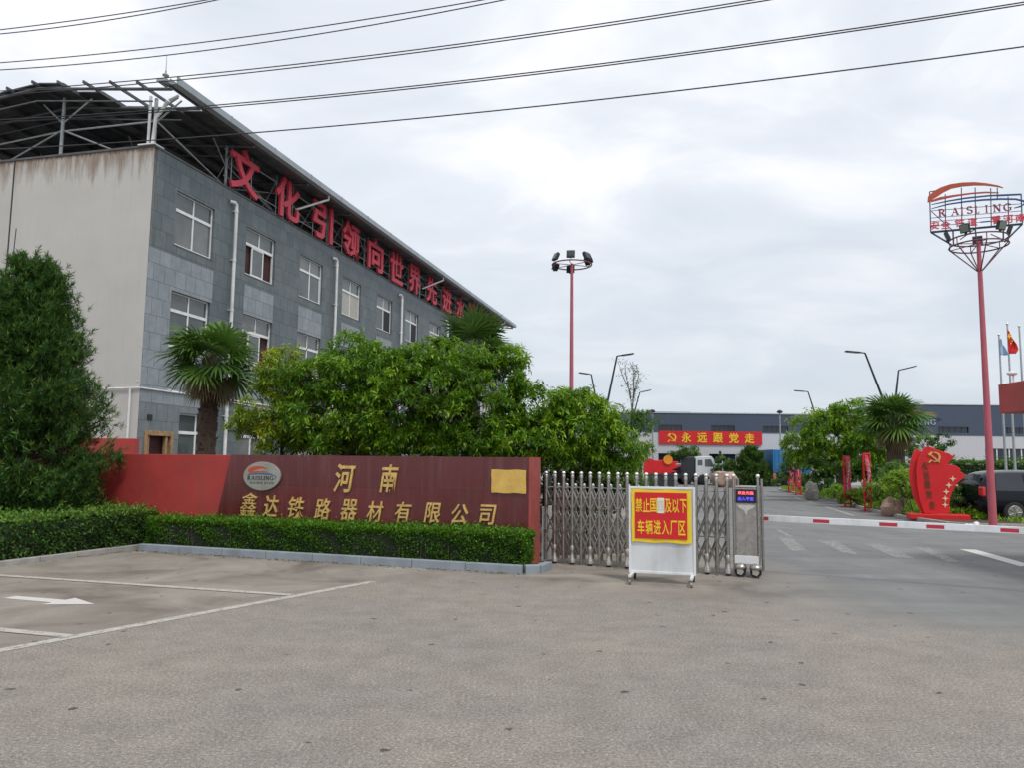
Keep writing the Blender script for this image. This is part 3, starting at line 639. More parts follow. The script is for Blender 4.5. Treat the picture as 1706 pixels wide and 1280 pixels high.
# low perimeter wall near the office block, and a piece of it behind the conifer
o = MB().b2(-1.6, 2.75, 0, .25, -.05, 2.28).build('perimeter_wall', M['red_paint'], bevel=.01); o.location = (-13.4, 22.0, 0); tag(o, 'short plain red wall between the conifer and the office corner', 'wall')

# ================================================================== OFFICE BUILDING
TH = math.radians(14.234); BC = D(258, 244, 25.6); BC[2] = 0; BRZ = math.pi/2-TH
ob = thing('office_building', 'three storey office block clad in dark slate grey slabs', 'building', BC, BRZ)
LB, DB, HB = 47.5, 13.5, 12.4
bd = np.array([math.sin(TH), math.cos(TH), 0]); bn = np.array([math.cos(TH), -math.sin(TH), 0])
WX = [(1.25+4.33*k, 1.25+4.33*k+2.2) for k in range(11)]
ROWS = [(1.30, 3.35), (5.68, 7.65), (9.32, 11.30)]
holes = [(a, b_, c, d) for a, b_ in WX for c, d in ROWS if not (a < 2 and c < 2)] + [(2.05, 4.2, 1.30, 3.35), (.42, 1.62, 0.0, 2.52)]
def wall_holes(mb, x0, x1, z0, z1, hs, y, depth, face=-1):
    xs = sorted({x0, x1, *[h[0] for h in hs], *[h[1] for h in hs]}); zs = sorted({z0, z1, *[h[2] for h in hs], *[h[3] for h in hs]})
    xs = [x for x in xs if x0 <= x <= x1]; zs = [z for z in zs if z0 <= z <= z1]
    for i in range(len(xs)-1):
        for j in range(len(zs)-1):
            cx, cz = (xs[i]+xs[i+1])/2, (zs[j]+zs[j+1])/2
            if any(h[0] < cx < h[1] and h[2] < cz < h[3] for h in hs): continue
            mb.add([(xs[i], y, zs[j]), (xs[i+1], y, zs[j]), (xs[i+1], y, zs[j+1]), (xs[i], y, zs[j+1])], [(0, 1, 2, 3)])
    for a, b_, c, d in hs:
        mb.add([(a, y, c), (b_, y, c), (b_, y+depth, c), (a, y+depth, c)], [(3, 2, 1, 0)])
        mb.add([(a, y, d), (b_, y, d), (b_, y+depth, d), (a, y+depth, d)], [(0, 1, 2, 3)])
        mb.add([(a, y, c), (a, y+depth, c), (a, y+depth, d), (a, y, d)], [(0, 1, 2, 3)])
        mb.add([(b_, y, c), (b_, y+depth, c), (b_, y+depth, d), (b_, y, d)], [(3, 2, 1, 0)])
mb = MB(); wall_holes(mb, 0, LB, -.1, HB, holes, 0, .22); mb.build('slate_wall', M['clad_dark'], ob)
mb = MB(); mb.b2(-.01, .16, -.0, DB, -.1, HB); mb.b2(LB-.16, LB, .01, DB, -.1, HB); mb.b2(0.16, LB-.16, DB-.16, DB-.002, -.1, HB); mb.build('rendered_wall', M['gable'], ob)
MB().b2(.16, LB-.16, .24, DB-.16, 11.6, 11.75).build('roof', M['concrete'], ob)
mb = MB(); mb.b2(-.04, LB+.03, -.03, .2, HB+.001, HB+.07); mb.b2(-.04, .2, .2, DB+.03, HB+.001, HB+.07); mb.b2(LB-.2, LB+.03, .2, DB+.03, HB+.001, HB+.07); mb.build('coping', mat('coping', (.10, .105, .105), .8, var=.3, scale=2, dirt=.5), ob)
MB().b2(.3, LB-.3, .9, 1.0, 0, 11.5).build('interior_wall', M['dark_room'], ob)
# lighter cladding, 15 mm proud
mb = MB()
mb.b2(-.012, 1.24, -.016, -.001, 3.6, 8.9); mb.b2(1.24, 3.52, -.016, -.001, 7.66, 8.9); mb.b2(1.24, 3.52, -.016, -.001, 3.6, 5.66)
mb.build('light_cladding', M['clad_light'], ob)
mb = MB(); mb.b2(-.012, .40, -.016, -.001, -.05, 3.598); mb.b2(.40, 1.64, -.016, -.001, 2.54, 3.598); mb.b2(1.64, 2.03, -.016, -.001, -.05, 3.598); mb.b2(2.03, 3.52, -.016, -.001, 3.36, 3.598)
mb.build('light_cladding', cladding('clad_mid', (.15, .178, .19), (.175, .205, .218), .5), ob)
for k in range(1, 11):
    a, b_ = WX[k]
    for z0, z1 in ((7.66, 8.87), (3.37, 5.2)):
        MB().b2(a, b_, -.016, -.001, z0, z1).build('spandrel_panel', M['clad_light'], ob)
rg = random.Random(7)
def window(a, b_, c, d, style):
    gl = M[rg.choice(['glass', 'glass_b', 'glass_c'])]; gl2 = M[rg.choice(['glass', 'glass_b', 'glass_c'])]
    y = .10; fw = .055; mb = MB()
    mb.b2(a, a+fw, y, y+.07, c, d); mb.b2(b_-fw, b_, y, y+.07, c, d); mb.b2(a+fw, b_-fw, y, y+.07, c, c+fw+.02); mb.b2(a+fw, b_-fw, y, y+.07, d-fw*.8, d)
    zt = c+(d-c)*.665; xm = (a+b_)/2
    mb.b2(a+fw, b_-fw, y-.006, y+.07, zt-.055, zt+.055); mb.b2(xm-.028, xm+.028, y+.004, y+.066, zt+.055, d-fw*.8)
    if style != 'open': mb.b2(xm-.035, xm+.035, y+.002, y+.068, c+fw+.02, zt-.055)
    if style == 'side': mb.b2(b_-fw-.11, b_-fw-.05, y+.002, y+.068, c+fw+.02, zt-.055)
    w = mb.build('window', M['white_metal'], ob)
    MB().b2(a+fw*.5, b_-fw*.5, y+.030, y+.036, zt, d-fw*.5).build('pane', gl, w)
    if style == 'open':       # sashes slid together: dark gaps on both sides
        mb = MB(); s0, s1 = a+.42*(b_-a)-.33, a+.42*(b_-a)+.55
        for q0, q1 in ((s0, s0+.06), (s1-.06, s1)): mb.b2(q0, q1, y+.003, y+.05, c+fw+.021, zt-.056)
        mb.b2(s0+.06, s1-.06, y+.003, y+.05, c+fw+.021, c+fw+.07); mb.b2(s0+.06, s1-.06, y+.003, y+.05, zt-.11, zt-.056)
        mb.build('sash', M['white_metal'], w); MB().b2(s0+.03, s1-.03, y+.026, y+.032, c+fw+.03, zt-.07).build('pane', M['glass'], w)
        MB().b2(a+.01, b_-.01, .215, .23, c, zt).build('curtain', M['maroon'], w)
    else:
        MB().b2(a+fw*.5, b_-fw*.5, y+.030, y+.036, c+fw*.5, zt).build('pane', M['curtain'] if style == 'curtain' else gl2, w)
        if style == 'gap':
            MB().b2(xm+.25, b_-fw-.05, y+.012, y+.0295, c+fw+.03, zt-.07).build('curtain', M['dark_room'], w)  # no cloth: dark sheet painting the room's shade in an open gap
    MB().b2(a-.02, b_+.02, -.012, .10, c-.045, c-.001).build('sill', M['white_metal'] if c < 9 and c > 5 else mat('coping', (.1, .1, .1)), w)
styles = {(2, 1): 'open', (2, 2): 'side', (2, 3): 'curtain', (2, 4): 'gap', (2, 5): 'gap', (1, 1): 'open', (1, 2): 'side'}
for k, (a, b_) in enumerate(WX):
    for r_, (c, d) in enumerate(ROWS):
        if r_ == 0 and k == 0: continue
        window(a, b_, c, d, styles.get((r_, k), rg.choice(['plain', 'side', 'plain', 'curtain'])))
window(2.05, 4.2, 1.30, 3.35, 'plain')
mb = MB()
mb.b2(.30, .44, -.06, .2, -.05, 2.66); mb.b2(1.60, 1.74, -.06, .2, -.05, 2.66); mb.b2(.44, 1.60, -.06, .2, 2.50, 2.66); mb.b2(.52, .58, -.01, .12, -.05, 2.5); mb.b2(1.38, 1.48, -.02, .1, -.05, 2.5)
dw = mb.build('doorway', M['wood'], ob, bevel=.01); MB().b2(.44, 1.6, .2, .21, -.05, 2.5).build('dark_opening', M['maroon'], dw)
MB().b2(.40, .62, -.05, -.017, 3.02, 3.2).build('wall_vent', M['black'], ob)
# rainwater pipes
for x in (4.62, 13.30, 21.95, 30.6, 39.3):
    mb = MB(); mb.tube([(x-.28, -.02, 11.93), (x-.12, -.13, 11.93), (x-.02, -.14, 11.86), (x, -.14, 11.7), (x, -.14, 0)], .068, 10)
    for z in (1.5, 3.4, 5.6, 7.6, 9.6, 11.6): mb.lathe((x, -.14, z), [(.082, -.05), (.082, .05)], 10); mb.b2(x-.09, x+.09, -.10, -.001, z-.012, z+.012)
    smooth_by_angle(mb.build('downpipe', M['white_plastic'], ob))
mb = MB(); mb.tube([(-.06, -.05, 4.06), (6.4, -.06, 4.05), (12, -.06, 4.03), (30, -.06, 4.0)], .03, 6); mb.tube([(-.06, .1, 4.30), (1.6, -.03, 4.10), (4.3, -.05, 4.0), (8.2, -.05, 3.86)], .016, 5)
mb.tube([(-.06, -.04, 4.06), (-.07, .35, 4.05), (-.07, 8, 3.98)], .03, 6); mb.tube([(-.08, .32, 4.02), (-.08, .30, 0)], .038, 8)
smooth_by_angle(mb.build('service_pipe', M['white_plastic'], ob))
MB().b2(-.018, -.009, 5.86, 5.92, 0, 12.38).build('expansion_joint', M['black'], ob)

# ------------------------------------------------------------------ steel canopy of solar panels over the flat roof
cp = thing('solar_canopy', 'steel frame canopy of dark solar panels over the office roof with a grey gutter edge', 'solar canopy', BC+np.array([0, 0, 12.47]), BRZ)
z_ = lambda t: (14.28+.115*(t+1) if t < 4.6 else 14.92-.10*(t-4.6))-12.47      # underside height above the parapet
X0, X1 = -.5, 46.8
def ts(t0, t1): return [(t0, z_(t0)), (t1, z_(t1))]
mb = MB()
PW = 1.65
def panel(x0, x1, t0, t1):
    za, zb = z_(t0+.001), z_(t1-.001)
    mb.add([(x0, t0, za), (x1, t0, za), (x1, t1, zb), (x0, t1, zb), (x0, t0, za+.045), (x1, t0, za+.045), (x1, t1, zb+.045), (x0, t1, zb+.045)], [(3, 2, 1, 0), (4, 5, 6, 7), (0, 1, 5, 4), (1, 2, 6, 5), (2, 3, 7, 6), (3, 0, 4, 7)])
tt = [-.85, .23, 1.32, 2.41, 3.50, 4.59, 5.68, 6.77, 7.86, 8.95, 10.04, 11.13, 12.22, 13.3]
i = 0
for j in range(len(tt)-1):
    x = X0
    if j < 4: x = [1.62, 1.62, 1.3, .15][j]
    while x < X1-.5:
        panel(x, min(x+PW, X1), tt[j]+.012, tt[j+1]-.012); x += PW+.02
pv = mb.build('solar_panels', M['pv'], cp); pv['label'] = 'dark solar panels seen from below'
mb = MB()      # purlins along the building, tips poking out at the gable
for t in tt:
    mb.b2(X0-.28, X1+.1, t-.03, t+.03, z_(t)-.10, z_(t)-.004)
mb.build('purlin', mat('dark_steel', (.10, .105, .11), .5, metal=.3, var=.25), cp)
mb = MB()      # rafters across
for x in [X0+.02, 1.0] + [4.4+4.3*k for k in range(10)] + [X1-.3]:
    for t0, t1 in ((-.95, 4.6), (4.6, 13.4)):
        a, b_ = V((x, t0, z_(t0+.001)-.17)), V((x, t1, z_(t1)-.17)); mb.tube([a, b_], .055, 6)
    mb.tube([(x, -.2, z_(0)-.62), (x, 4.6, z_(4.6)-.62), (x, 12, z_(12)-.55)], .03, 5)
    if x > 2:
        for t in range(0, 12): mb.tube([(x, t, z_(t)-.6), (x, t+.5, z_(t+.5)-.18), (x, t+1, z_(t+1)-.6)], .016, 4)
mb.build('rafter', mat('dark_steel', (.1, .1, .1)), cp)
mb = MB()      # gutter face and its channel
mb.b2(X0-.05, X1+.1, -1.20, -1.16, z_(-1)-.03, z_(-1)+.21); mb.b2(X0-.05, X1+.1, -1.16, -.92, z_(-1)-.03, z_(-1)+.0); mb.b2(X0-.05, X1+.1, -.92, -.88, z_(-1)+.0005, z_(-1)+.18)
for k in range(16): mb.b2(X0+3*k, X0+3*k+.05, -1.215, -1.1605, z_(-1)-.045, z_(-1)+.225)
mb.build('gutter', mat('gutter_paint', (.30, .345, .37), .5, var=.1, scale=.8, dirt=.2), cp)
for x in [.28] + [4.4+4.3*k for k in range(10)]:
    for t in (.28, 4.2, 8.5, 12.8):
        mb = MB(); mb.tube([(x, t, 0), (x, t, z_(t)-.15)], .055 if x > .3 else .062, 8); mb.b2(x-.13, x+.13, t-.13, t+.13, -.005, .02)
        if x > .3: mb.tube([(x, t, .9), (x-.9, t, z_(t)-.2)], .025, 5); mb.tube([(x, t, .9), (x+.9, t, z_(t)-.2)], .025, 5)
        smooth_by_angle(mb.build('canopy_post', M['galv'], cp))
mb = MB()      # braces in the gable plane
x = .28
for a, b_ in (((x, .35, .98), (x, 4.2, 1.0)), ((x, 4.2, 1.0), (x, 9.5, .55)), ((x, 4.2, 1.05), (x, 1.8, .03)), ((x, 4.2, 1.05), (x, 6.6, .03)), ((x, 4.2, 1.3), (x, 3.0, 2.1)), ((x, 4.2, 1.3), (x, 5.1, 2.1)),
              ((x, .3, 1.05), (4.3, .2, .05)), ((x, .3, .9), (x, -.75, 1.62)), ((x, .3, 1.3), (x, -.6, 1.75)), ((x, 6.6, .03), (x, 9.4, 1.2)), ((4.4, .28, 1.0), (8.6, .28, .05))):
    mb.tube([a, b_], .032, 6)
for k in range(10): mb.tube([(4.4+4.3*k, .28, .05), (8.7+4.3*k, .28, 1.3)], .02, 5); mb.tube([(4.4+4.3*k, .28, 1.3), (8.7+4.3*k, .28, .05)], .02, 5)
mb.build('brace', M['galv'], cp)
mb = MB()      # white corner drain and plate
mb.tube([(.05, -.35, 1.55), (.1, -.12, 1.25), (.1, .12, 1.0), (.1, .2, .06)], .055, 8); mb.tube([(.1, -.75, 1.72), (.08, -.40, 1.58)], .05, 8); mb.tube([(.16, .42, 1.85), (.16, .42, .05)], .05, 8)
mb.b2(-.1, .4, -.05, .62, -.01, .03)
smooth_by_angle(mb.build('corner_drain', M['white_plastic'], cp))
for x in (10.2, 26.6, 43): smooth_by_angle(MB().tube([(x+.3, -1.02, 1.75), (x+.3, -1.02, 1.55), (x+.1, -.95, 1.45), (x-.9, .0, .75)], .05, 7).build('gutter_outlet', M['white_plastic'], cp))
mb = MB(); p = (-.35, -.55, z_(-1)+.3); mb.b2(-.6, -.15, -.75, -.4, z_(-.5)+.06, z_(-.5)+.16); mb.tube([(p[0], p[1], p[2]-.15), (p[0], p[1], p[2]+.3)], .03, 6); mb.lathe((p[0], p[1], p[2]+.12), [(.03, -.05), (.11, 0), (.11, .03), (.03, .09)], 12); mb.tube([(p[0], p[1], p[2]+.2), (p[0], p[1], p[2]+.85)], [.016, .008], 5)
mb.build('lightning_rod', M['galv'], cp)

# ------------------------------------------------------------------ red roof slogan
rs = thing('rooftop_slogan', 'row of big red characters standing on the office parapet', 'sign', BC+np.array([0, 0, 12.48]), BRZ)
cx = [5.08, 8.4, 11.68, 14.77, 17.9, 20.95, 23.92, 27.1, 30.28, 33.42, 36.6, 39.75, 42.9]
for ch, x in zip('文化引领向世界先进水平迈进', cx):
    shift(glyph(ch, 2.0, 1.82, .11, .022, 0), (x, -.12, .92)).build('character', M['red_letter'], rs)
mb = MB()
for z in (.35, 1.45): mb.tube([(3.9, .02, z), (44.2, .02, z)], .022, 5)
for x in cx:
    for s in (-.7, .7): mb.tube([(x+s, .03, -.01), (x+s, .03, 1.8)], .02, 5); mb.tube([(x+s, .04, 1.5), (x+s, .9, .02)], .016, 4)
mb.build('letter_frame', M['galv'], rs)

# ================================================================== RETRACTABLE GATE
g0, g1 = np.array([.60, 13.62, 0]), np.array([3.83, 12.06, 0]); GL = float(np.linalg.norm(g1-g0)); GA = math.atan2(g1[1]-g0[1], g1[0]-g0[0])
gt = thing('folding_gate', 'stainless steel folding gate with ball topped posts and a lattice of crossing bars', 'gate', g0, GA)
CX0 = GL-.40; NP = 20; sp = (CX0-.10)/(NP-1)
def post_mb(h, wheel):
    mb = MB(); mb.tube([(0, 0, .05 if not wheel else .09), (0, 0, h-.05)], .0275, 10); mb.lathe((0, 0, h-.10), [(.031, 0), (.031, .045), (.02, .06)], 12)
    for z in (.55, .98): mb.box((0, 0, z), (.058, .05, .035))
    return mb
def wheel_mb():
    mb = MB(); mb.lathe((0, 0, .19), [(.026, 0), (.033, .01), (.033, .12), (.026, .13)], 12); mb.lathe((0, 0, .07), [(.058, -.035), (.055, .02), (.036, .05), (.03, .12)], 12)
    return mb
pf = post_mb(1.56, False).build('post', M['steel'], gt); smooth_by_angle(pf); pw = post_mb(1.56, True).build('post', M['steel'], gt); smooth_by_angle(pw)
pr_ = post_mb(1.40, False).build('rear_post', M['steel'], gt); smooth_by_angle(pr_)
bl = MB().ball((0, 0, 0), .033, 8).build('ball_cap', M['steel_bright'], pf, smooth=True); bl.location = (0, 0, 1.545)
bl2 = bl.copy(); COL.objects.link(bl2); bl2.parent = pw
hub = smooth_by_angle(wheel_mb().build('wheel_housing', mat('cast_steel', (.50, .48, .45), .35, metal=.8, dirt=.4), pw)); tyre = MB(); tyre.lathe((0, 0, .043), [(.015, -.022), (.042, -.022), (.042, .022), (.015, .022)], 16, 'Y'); tyre = smooth_by_angle(tyre.build('wheel', M['rubber'], pw))
def copy_part(o, parent, loc=None):
    c = o.copy(); COL.objects.link(c); c.parent = parent
    if loc is not None: c.location = loc
    for ch in o.children:
        k = ch.copy(); COL.objects.link(k); k.parent = c
    return c
wheels = [1, 3, 5, 7, 9, 11, 13, 15, 17, 19]
fu = wu = True
for i in range(NP):
    x = .02+i*sp; src = pw if i in wheels else pf
    if (src is pf and fu) or (src is pw and wu): src.location = (x, 0, 0); fu, wu = (False if src is pf else fu), (False if src is pw else wu)
    else: copy_part(src, gt, (x, 0, 0))
pr_.location = (.02+sp*.45, .38, 0)
for i in range(1, NP-1): copy_part(pr_, gt, (.02+sp*(i+.45), .38, 0))
def lat_mb(y, dx, full=True):
    mb = MB(); Z = [.14, .52, .90, 1.28]
    for k in range(3):
        for s in (0, 1):
            a, b_ = (0, dx) if (k+s) % 2 else (dx, 0)
            mb.tube([(a, y-.004-.006*s, Z[k]), (b_, y-.004-.006*s, Z[k+1])], .0145, 5)
    for k in range(4): mb.b2(-.014+0, .014, y-.03, y+.03, Z[k]-.018, Z[k]+.018)
    return mb
la = lat_mb(0, sp).build('lattice_bars', M['steel'], gt); la.location = (.02, 0, 0)
lb = lat_mb(.38, sp).build('lattice_bars', M['steel'], gt); lb.location = (.02+sp*.45, 0, 0)
for i in range(1, NP-1): copy_part(la, gt, (.02+i*sp, 0, 0))
for i in range(1, NP-2): copy_part(lb, gt, (.02+sp*(i+.45), 0, 0))
for z in (.55, 1.28):
    cr_ = MB().tube([(0, 0, z), (0, .19, z+.02), (sp*.45, .38, z)], .009, 5).build('link_bar', M['steel'], gt); cr_.location = (.02, 0, 0)
    for i in range(1, NP-1): copy_part(cr_, gt, (.02+i*sp, 0, 0))
MB().b2(-.07, -.02, .02, .36, .02, .96).build('end_plate', M['white_metal'], gt, bevel=.008)
MB().b2(-.065, -.03, .04, .34, .96, 1.50).build('end_plate', M['black'], gt)
mb = MB(); xa, xb = CX0+.045, GL-.035
mb.b2(xa, xb, -.005, .40, .22, 1.36); mb.b2(xa, xb, -.012, .40, 1.362, 1.39)
cab = mb.build('motor_cabinet', mat('steel_cab', (.40, .37, .35), .38, metal=.6, var=.25, scale=9, dirt=.3), gt, bevel=.01)
mb = MB(); rg = random.Random(3)
for k in range(70):
    x, z = rg.uniform(xa+.02, xb-.02), rg.uniform(.36, .96); s = rg.uniform(.008, .02); mb.tube([(x-s, -.0075, z-s), (x+s, -.0075, z+s)], .0028, 4)
mb.build('tread_pattern', M['steel_bright'], cab)['kind'] = 'stuff'
mb = MB(); mb.prism([(xa+.02, 1.10), (xb-.02, 1.10), (xb-.06, 1.05), ((xa+xb)/2+.03, 1.02), ((xa+xb)/2, .93), ((xa+xb)/2-.03, 1.02), (xa+.06, 1.05)], -.014, -.0055); mb.build('chrome_plate', M['steel_bright'], cab)
mb = MB(); mb.b2(xa-.03, xb+.02, -.02, -.006, .20, .325); mb.build('bumper', M['white_metal'], cab, bevel=.006)  # white colour paints in the bright reflection on this panel
mb = MB(); mb.b2(xa+.004, xb-.004, -.022, -.0055, 1.13, 1.34); scr = mb.build('display', M['black'], cab, bevel=.006)
def led(name, c, s):
    m, t, b = base(name); b.inputs['Base Color'].default_value = (0, 0, 0, 1); b.inputs['Emission Color'].default_value = (*c, 1); b.inputs['Emission Strength'].default_value = s; return m
mr_, mb_ = led('led_red', (1, .12, .16), 2.2), led('led_blue', (.10, .08, 1), 1.8)
shift(glyph('欢迎光临', .235, .052, .002, .01), ((xa+xb)/2, -.0235, 1.285)).build('red_lettering', mr_, scr)
shift(glyph('出入平安', .235, .056, .002, .01), ((xa+xb)/2, -.0235, 1.195)).build('blue_lettering', mb_, scr)
mb = MB()
for x in (CX0+.02, GL-.012):
    mb.tube([(x, .0, .06), (x, 0, 1.52)], .021, 10); mb.tube([(x, .40, .06), (x, .40, 1.50)], .021, 10)
smooth_by_angle(mb.build('cabinet_post', M['steel'], gt))
for x in (CX0+.02, GL-.012): MB().ball((x, 0, 1.545), .033, 8).build('ball_cap', M['steel_bright'], gt, smooth=True)
for x in (xa+.06, xb-.03):
    mb = MB(); mb.lathe((x, -.02, .085), [(.03, -.02), (.085, -.02), (.085, .03), (.03, .03)], 20, 'Y'); w = smooth_by_angle(mb.build('drive_wheel', M['rubber'], gt))
    mb = MB(); mb.lathe((x, -.042, .085), [(.012, 0), (.058, 0), (.058, .01), (.012, .012)], 5, 'Y'); mb.build('hub', M['steel_bright'], w)
    mb = MB(); mb.lathe((x, .0, .13), [(.10, -.01), (.09, .04), (.03, .085)], 14); mb.build('wheel_cover', M['steel'], w, smooth=True)

# ================================================================== NOTICE BOARD ON CASTORS
q0, q1 = G(1048, 970), G(1160, 976); NA = math.atan2(q1[1]-q0[1], q1[0]-q0[0]); NW = float(np.linalg.norm(q1-q0))
nb = thing('notice_board', 'white wheeled notice board with a red and yellow warning banner in front of the gate', 'notice board', q0, NA)
mb = MB(); z0, z1 = .13, 1.385
mb.b2(.03, NW-.03, -.004, .03, z0+.03, z1-.03)
mb.build('panel', mat('board_white', (.66, .68, .70), .35, var=.07, scale=2.5, dirt=.35), nb)
mb = MB(); mb.b2(0, .035, -.016, .04, z0, z1); mb.b2(NW-.035, NW, -.016, .04, z0, z1); mb.b2(.035, NW-.035, -.015, .04, z1-.035, z1-.001); mb.b2(.035, NW-.035, -.015, .04, z0, z0+.035)
mb.build('frame', M['white_metal'], nb, bevel=.004)
rgn = random.Random(5)
def cloth(x0, x1, za, zb, y, nx=16, nz_=10, amp=.006):
    vs = []; fs = []
    for i in range(nx+1):
        for j in range(nz_+1):
            u, v = i/nx, j/nz_
            vs.append((x0+(x1-x0)*u+.004*math.sin(j*1.3), y-amp*(math.sin(i*.7+j*.3)+.6*math.sin(i*1.7-j)), za+(zb-za)*v+(.007*math.sin(i*.8)-.004 if j in (0, nz_) else 0)))
    for i in range(nx):
        for j in range(nz_): a = i*(nz_+1)+j; fs.append((a, a+nz_+1, a+nz_+2, a+1))
    mb = MB(); mb.add(vs, fs); return mb
ban = cloth(.045, NW-.055, .585, 1.345, -.028, amp=.003).build('banner', M['yellow'], nb); s = ban.modifiers.new('s', 'SOLIDIFY'); s.thickness = .003
bx0, bx1 = .095, NW-.115
rf = MB().b2(bx0, bx1, -.040, -.034, .635, 1.30).build('red_field', M['bright_red'], ban, bevel=.001)
cw = (bx1-bx0)/7.9
for i, ch in enumerate('禁止国四及以下'):
    x = bx0+(.62+i*1.12)*cw
    if i == 3:
        MB().b2(x-.052, x+.050, -.0445, -.041, 1.005, 1.225).build('paper_patch', mat('patch_paper', (.74, .72, .62), .8), rf)
        shift(glyph(ch, .075, .15, .002, .0), (x, -.046, 1.11)).build('pale_character', mat('pale_ink', (.58, .56, .46), .8), rf)
    else: shift(glyph(ch, .096, .20, .004, .012), (x, -.0425, 1.115)).build('yellow_character', M['yellow'], rf)
for i, ch in enumerate('车辆进入厂区'):
    shift(glyph(ch, .100, .205, .004, .012), (bx0+(.92+i*1.24)*cw, -.0425, .80)).build('yellow_character', M['yellow'], rf)
for x in (.05, NW-.05):
    for y in (-.27, .29):
        mb = MB(); mb.box((x, y, .072), (.03, .045, .05)); mb.lathe((x, y, .042), [(.012, -.014), (.042, -.014), (.042, .014), (.012, .014)], 16, 'X'); mb.b2(x-.026, x+.026, y-.035, y+.035, .098, .106)
        smooth_by_angle(mb.build('castor', M['steel'] if y < 0 else M['rubber'], nb))
    mb = MB(); mb.b2(x-.02, x+.02, -.31, .33, .107, .135); mb.build('foot_bar', M['white_metal'], nb)

# ================================================================== BARRIER
b0, b1 = D(1262, 863.5, 12.62), D(1706, 885, 10.85); bdir = (b1-b0)/np.linalg.norm(b1-b0)
bend = b1+bdir*1.2; BAng = math.atan2(bdir[1], bdir[0]); BL = float(np.linalg.norm((bend-b0)[:2])); ztilt = math.atan2(bdir[2], math.hypot(bdir[0], bdir[1]))
bg = thing('boom_barrier', 'lowered white boom barrier with red bands reaching across the road', 'barrier', (bend[0], bend[1], 0), BAng)
zb = float(bend[2]); zt_ = float(b0[2])
mb = MB(); mb.add([(-BL, -.022, zt_-.05), (0, -.022, zb-.05), (0, .022, zb-.05), (-BL, .022, zt_-.05), (-BL, -.022, zt_+.05), (0, -.022, zb+.05), (0, .022, zb+.05), (-BL, .022, zt_+.05)], [(0, 1, 5, 4), (1, 2, 6, 5), (2, 3, 7, 6), (3, 0, 4, 7), (4, 5, 6, 7), (3, 2, 1, 0)])
bm = mb.build('boom', mat('boom_white', (.78, .79, .80), .3, var=.05, dirt=.3), bg, bevel=.006)
def xat(u): 
    q = PL(u, 873, b0, np.array([math.sin(BAng), -math.cos(BAng), 0])); return float(np.dot((q-bend)[:2], [math.cos(BAng), math.sin(BAng)]))
for ua, ub in ((1262, 1281), (1355, 1382), (1465, 1495), (1543, 1573), (1666, 1697)):
    xa, xb = xat(ua), xat(ub); za, zb2 = (zt_+(zb-zt_)*(1+x/BL) for x in (xa, xb))
    mb = MB(); mb.add([(xa, -.0245, za-.03), (xb, -.0245, zb2-.03), (xb, .0245, zb2-.03), (xa, .0245, za-.03), (xa, -.0245, za+.022), (xb, -.0245, zb2+.022), (xb, .0245, zb2+.022), (xa, .0245, za+.022)], [(0, 1, 5, 4), (1, 2, 6, 5), (2, 3, 7, 6), (3, 0, 4, 7), (4, 5, 6, 7), (3, 2, 1, 0)])
    mb.build('red_band', mat('band_red', (.50, .03, .06), .4, dirt=.2), bm)
MB().b2(-.05, .32, -.16, .16, 0, 1.02).build('machine_box', mat('machine_orange', (.6, .25, .05), .4, dirt=.3), bg, bevel=.02)

# ================================================================== MASTS
def ringed(mb, c, r, tr, n=40, ph=0): 
    pts = [(c[0]+r*math.cos(2*math.pi*i/n), c[1]+r*math.sin(2*math.pi*i/n), c[2]) for i in range(n+1)]; mb.tube(pts, tr, 6, cap=False); return mb
def floodlight(parent, loc, rz, tilt, sc=1., name='floodlight', dark=True):
    mb = MB(); mb.box((0, 0, .16*sc), (.42*sc, .13*sc, .40*sc)); 
    for k in range(7): mb.box((-.18*sc+.06*sc*k, -.085*sc, .16*sc), (.012*sc, .05*sc, .34*sc))
    mb.box((0, 0, -.05*sc), (.10*sc, .08*sc, .08*sc)); o = mb.build(name, M['dark_metal'], parent, bevel=.008)
    o.location = loc; o.rotation_euler = (tilt, 0, rz)
    g = MB().box((0, .071*sc, .17*sc), (.36*sc, .012*sc, .32*sc)).build('lens', mat('lens_dark', (.03, .035, .04), .2) if dark else mat('lens', (.22, .26, .22), .25), o); return o
Yp = 30.; pb = D(952, 650, Yp); zc = float(D(955.5, 441, Yp)[2])
ml = thing('floodlight_mast', 'tall pink red mast carrying a ring of black floodlights above the trees', 'mast', (pb[0], Yp, 0))
smooth_by_angle(MB().tube([(0, 0, 0), (0, 0, zc+.05)], [.105, .055], 14).build('pole', M['pink_pole'], ml))
mb = MB(); rr = .78; ringed(mb, (0, 0, zc), rr, .028); 
for a in range(3): t_ = a*math.pi/3+.3; mb.tube([(rr*math.cos(t_), rr*math.sin(t_), zc), (-rr*math.cos(t_), -rr*math.sin(t_), zc)], .016, 5)
smooth_by_angle(mb.build('ring', mat('ring_paint', (.20, .07, .09), .5), ml))
for a, tl in ((205, -.5), (262, -.35), (318, -.4), (350, -.5), (25, -.5), (90, -.5), (150, -.5)):
    t_ = R_(a); dirx = t_-math.pi/2
    floodlight(ml, (rr*math.cos(t_), rr*math.sin(t_), zc+.13 if a > 200 or a < 30 else zc-.10), dirx, .42, .76)

Ys = 21.54; sb = D(1655, 886, Ys); ztop = float(D(1630, 402, Ys)[2])
mg = thing('logo_mast', 'tall tapering pink red mast carrying the round framed company logo at the right edge', 'sign mast', (float(sb[0]), Ys, 0))
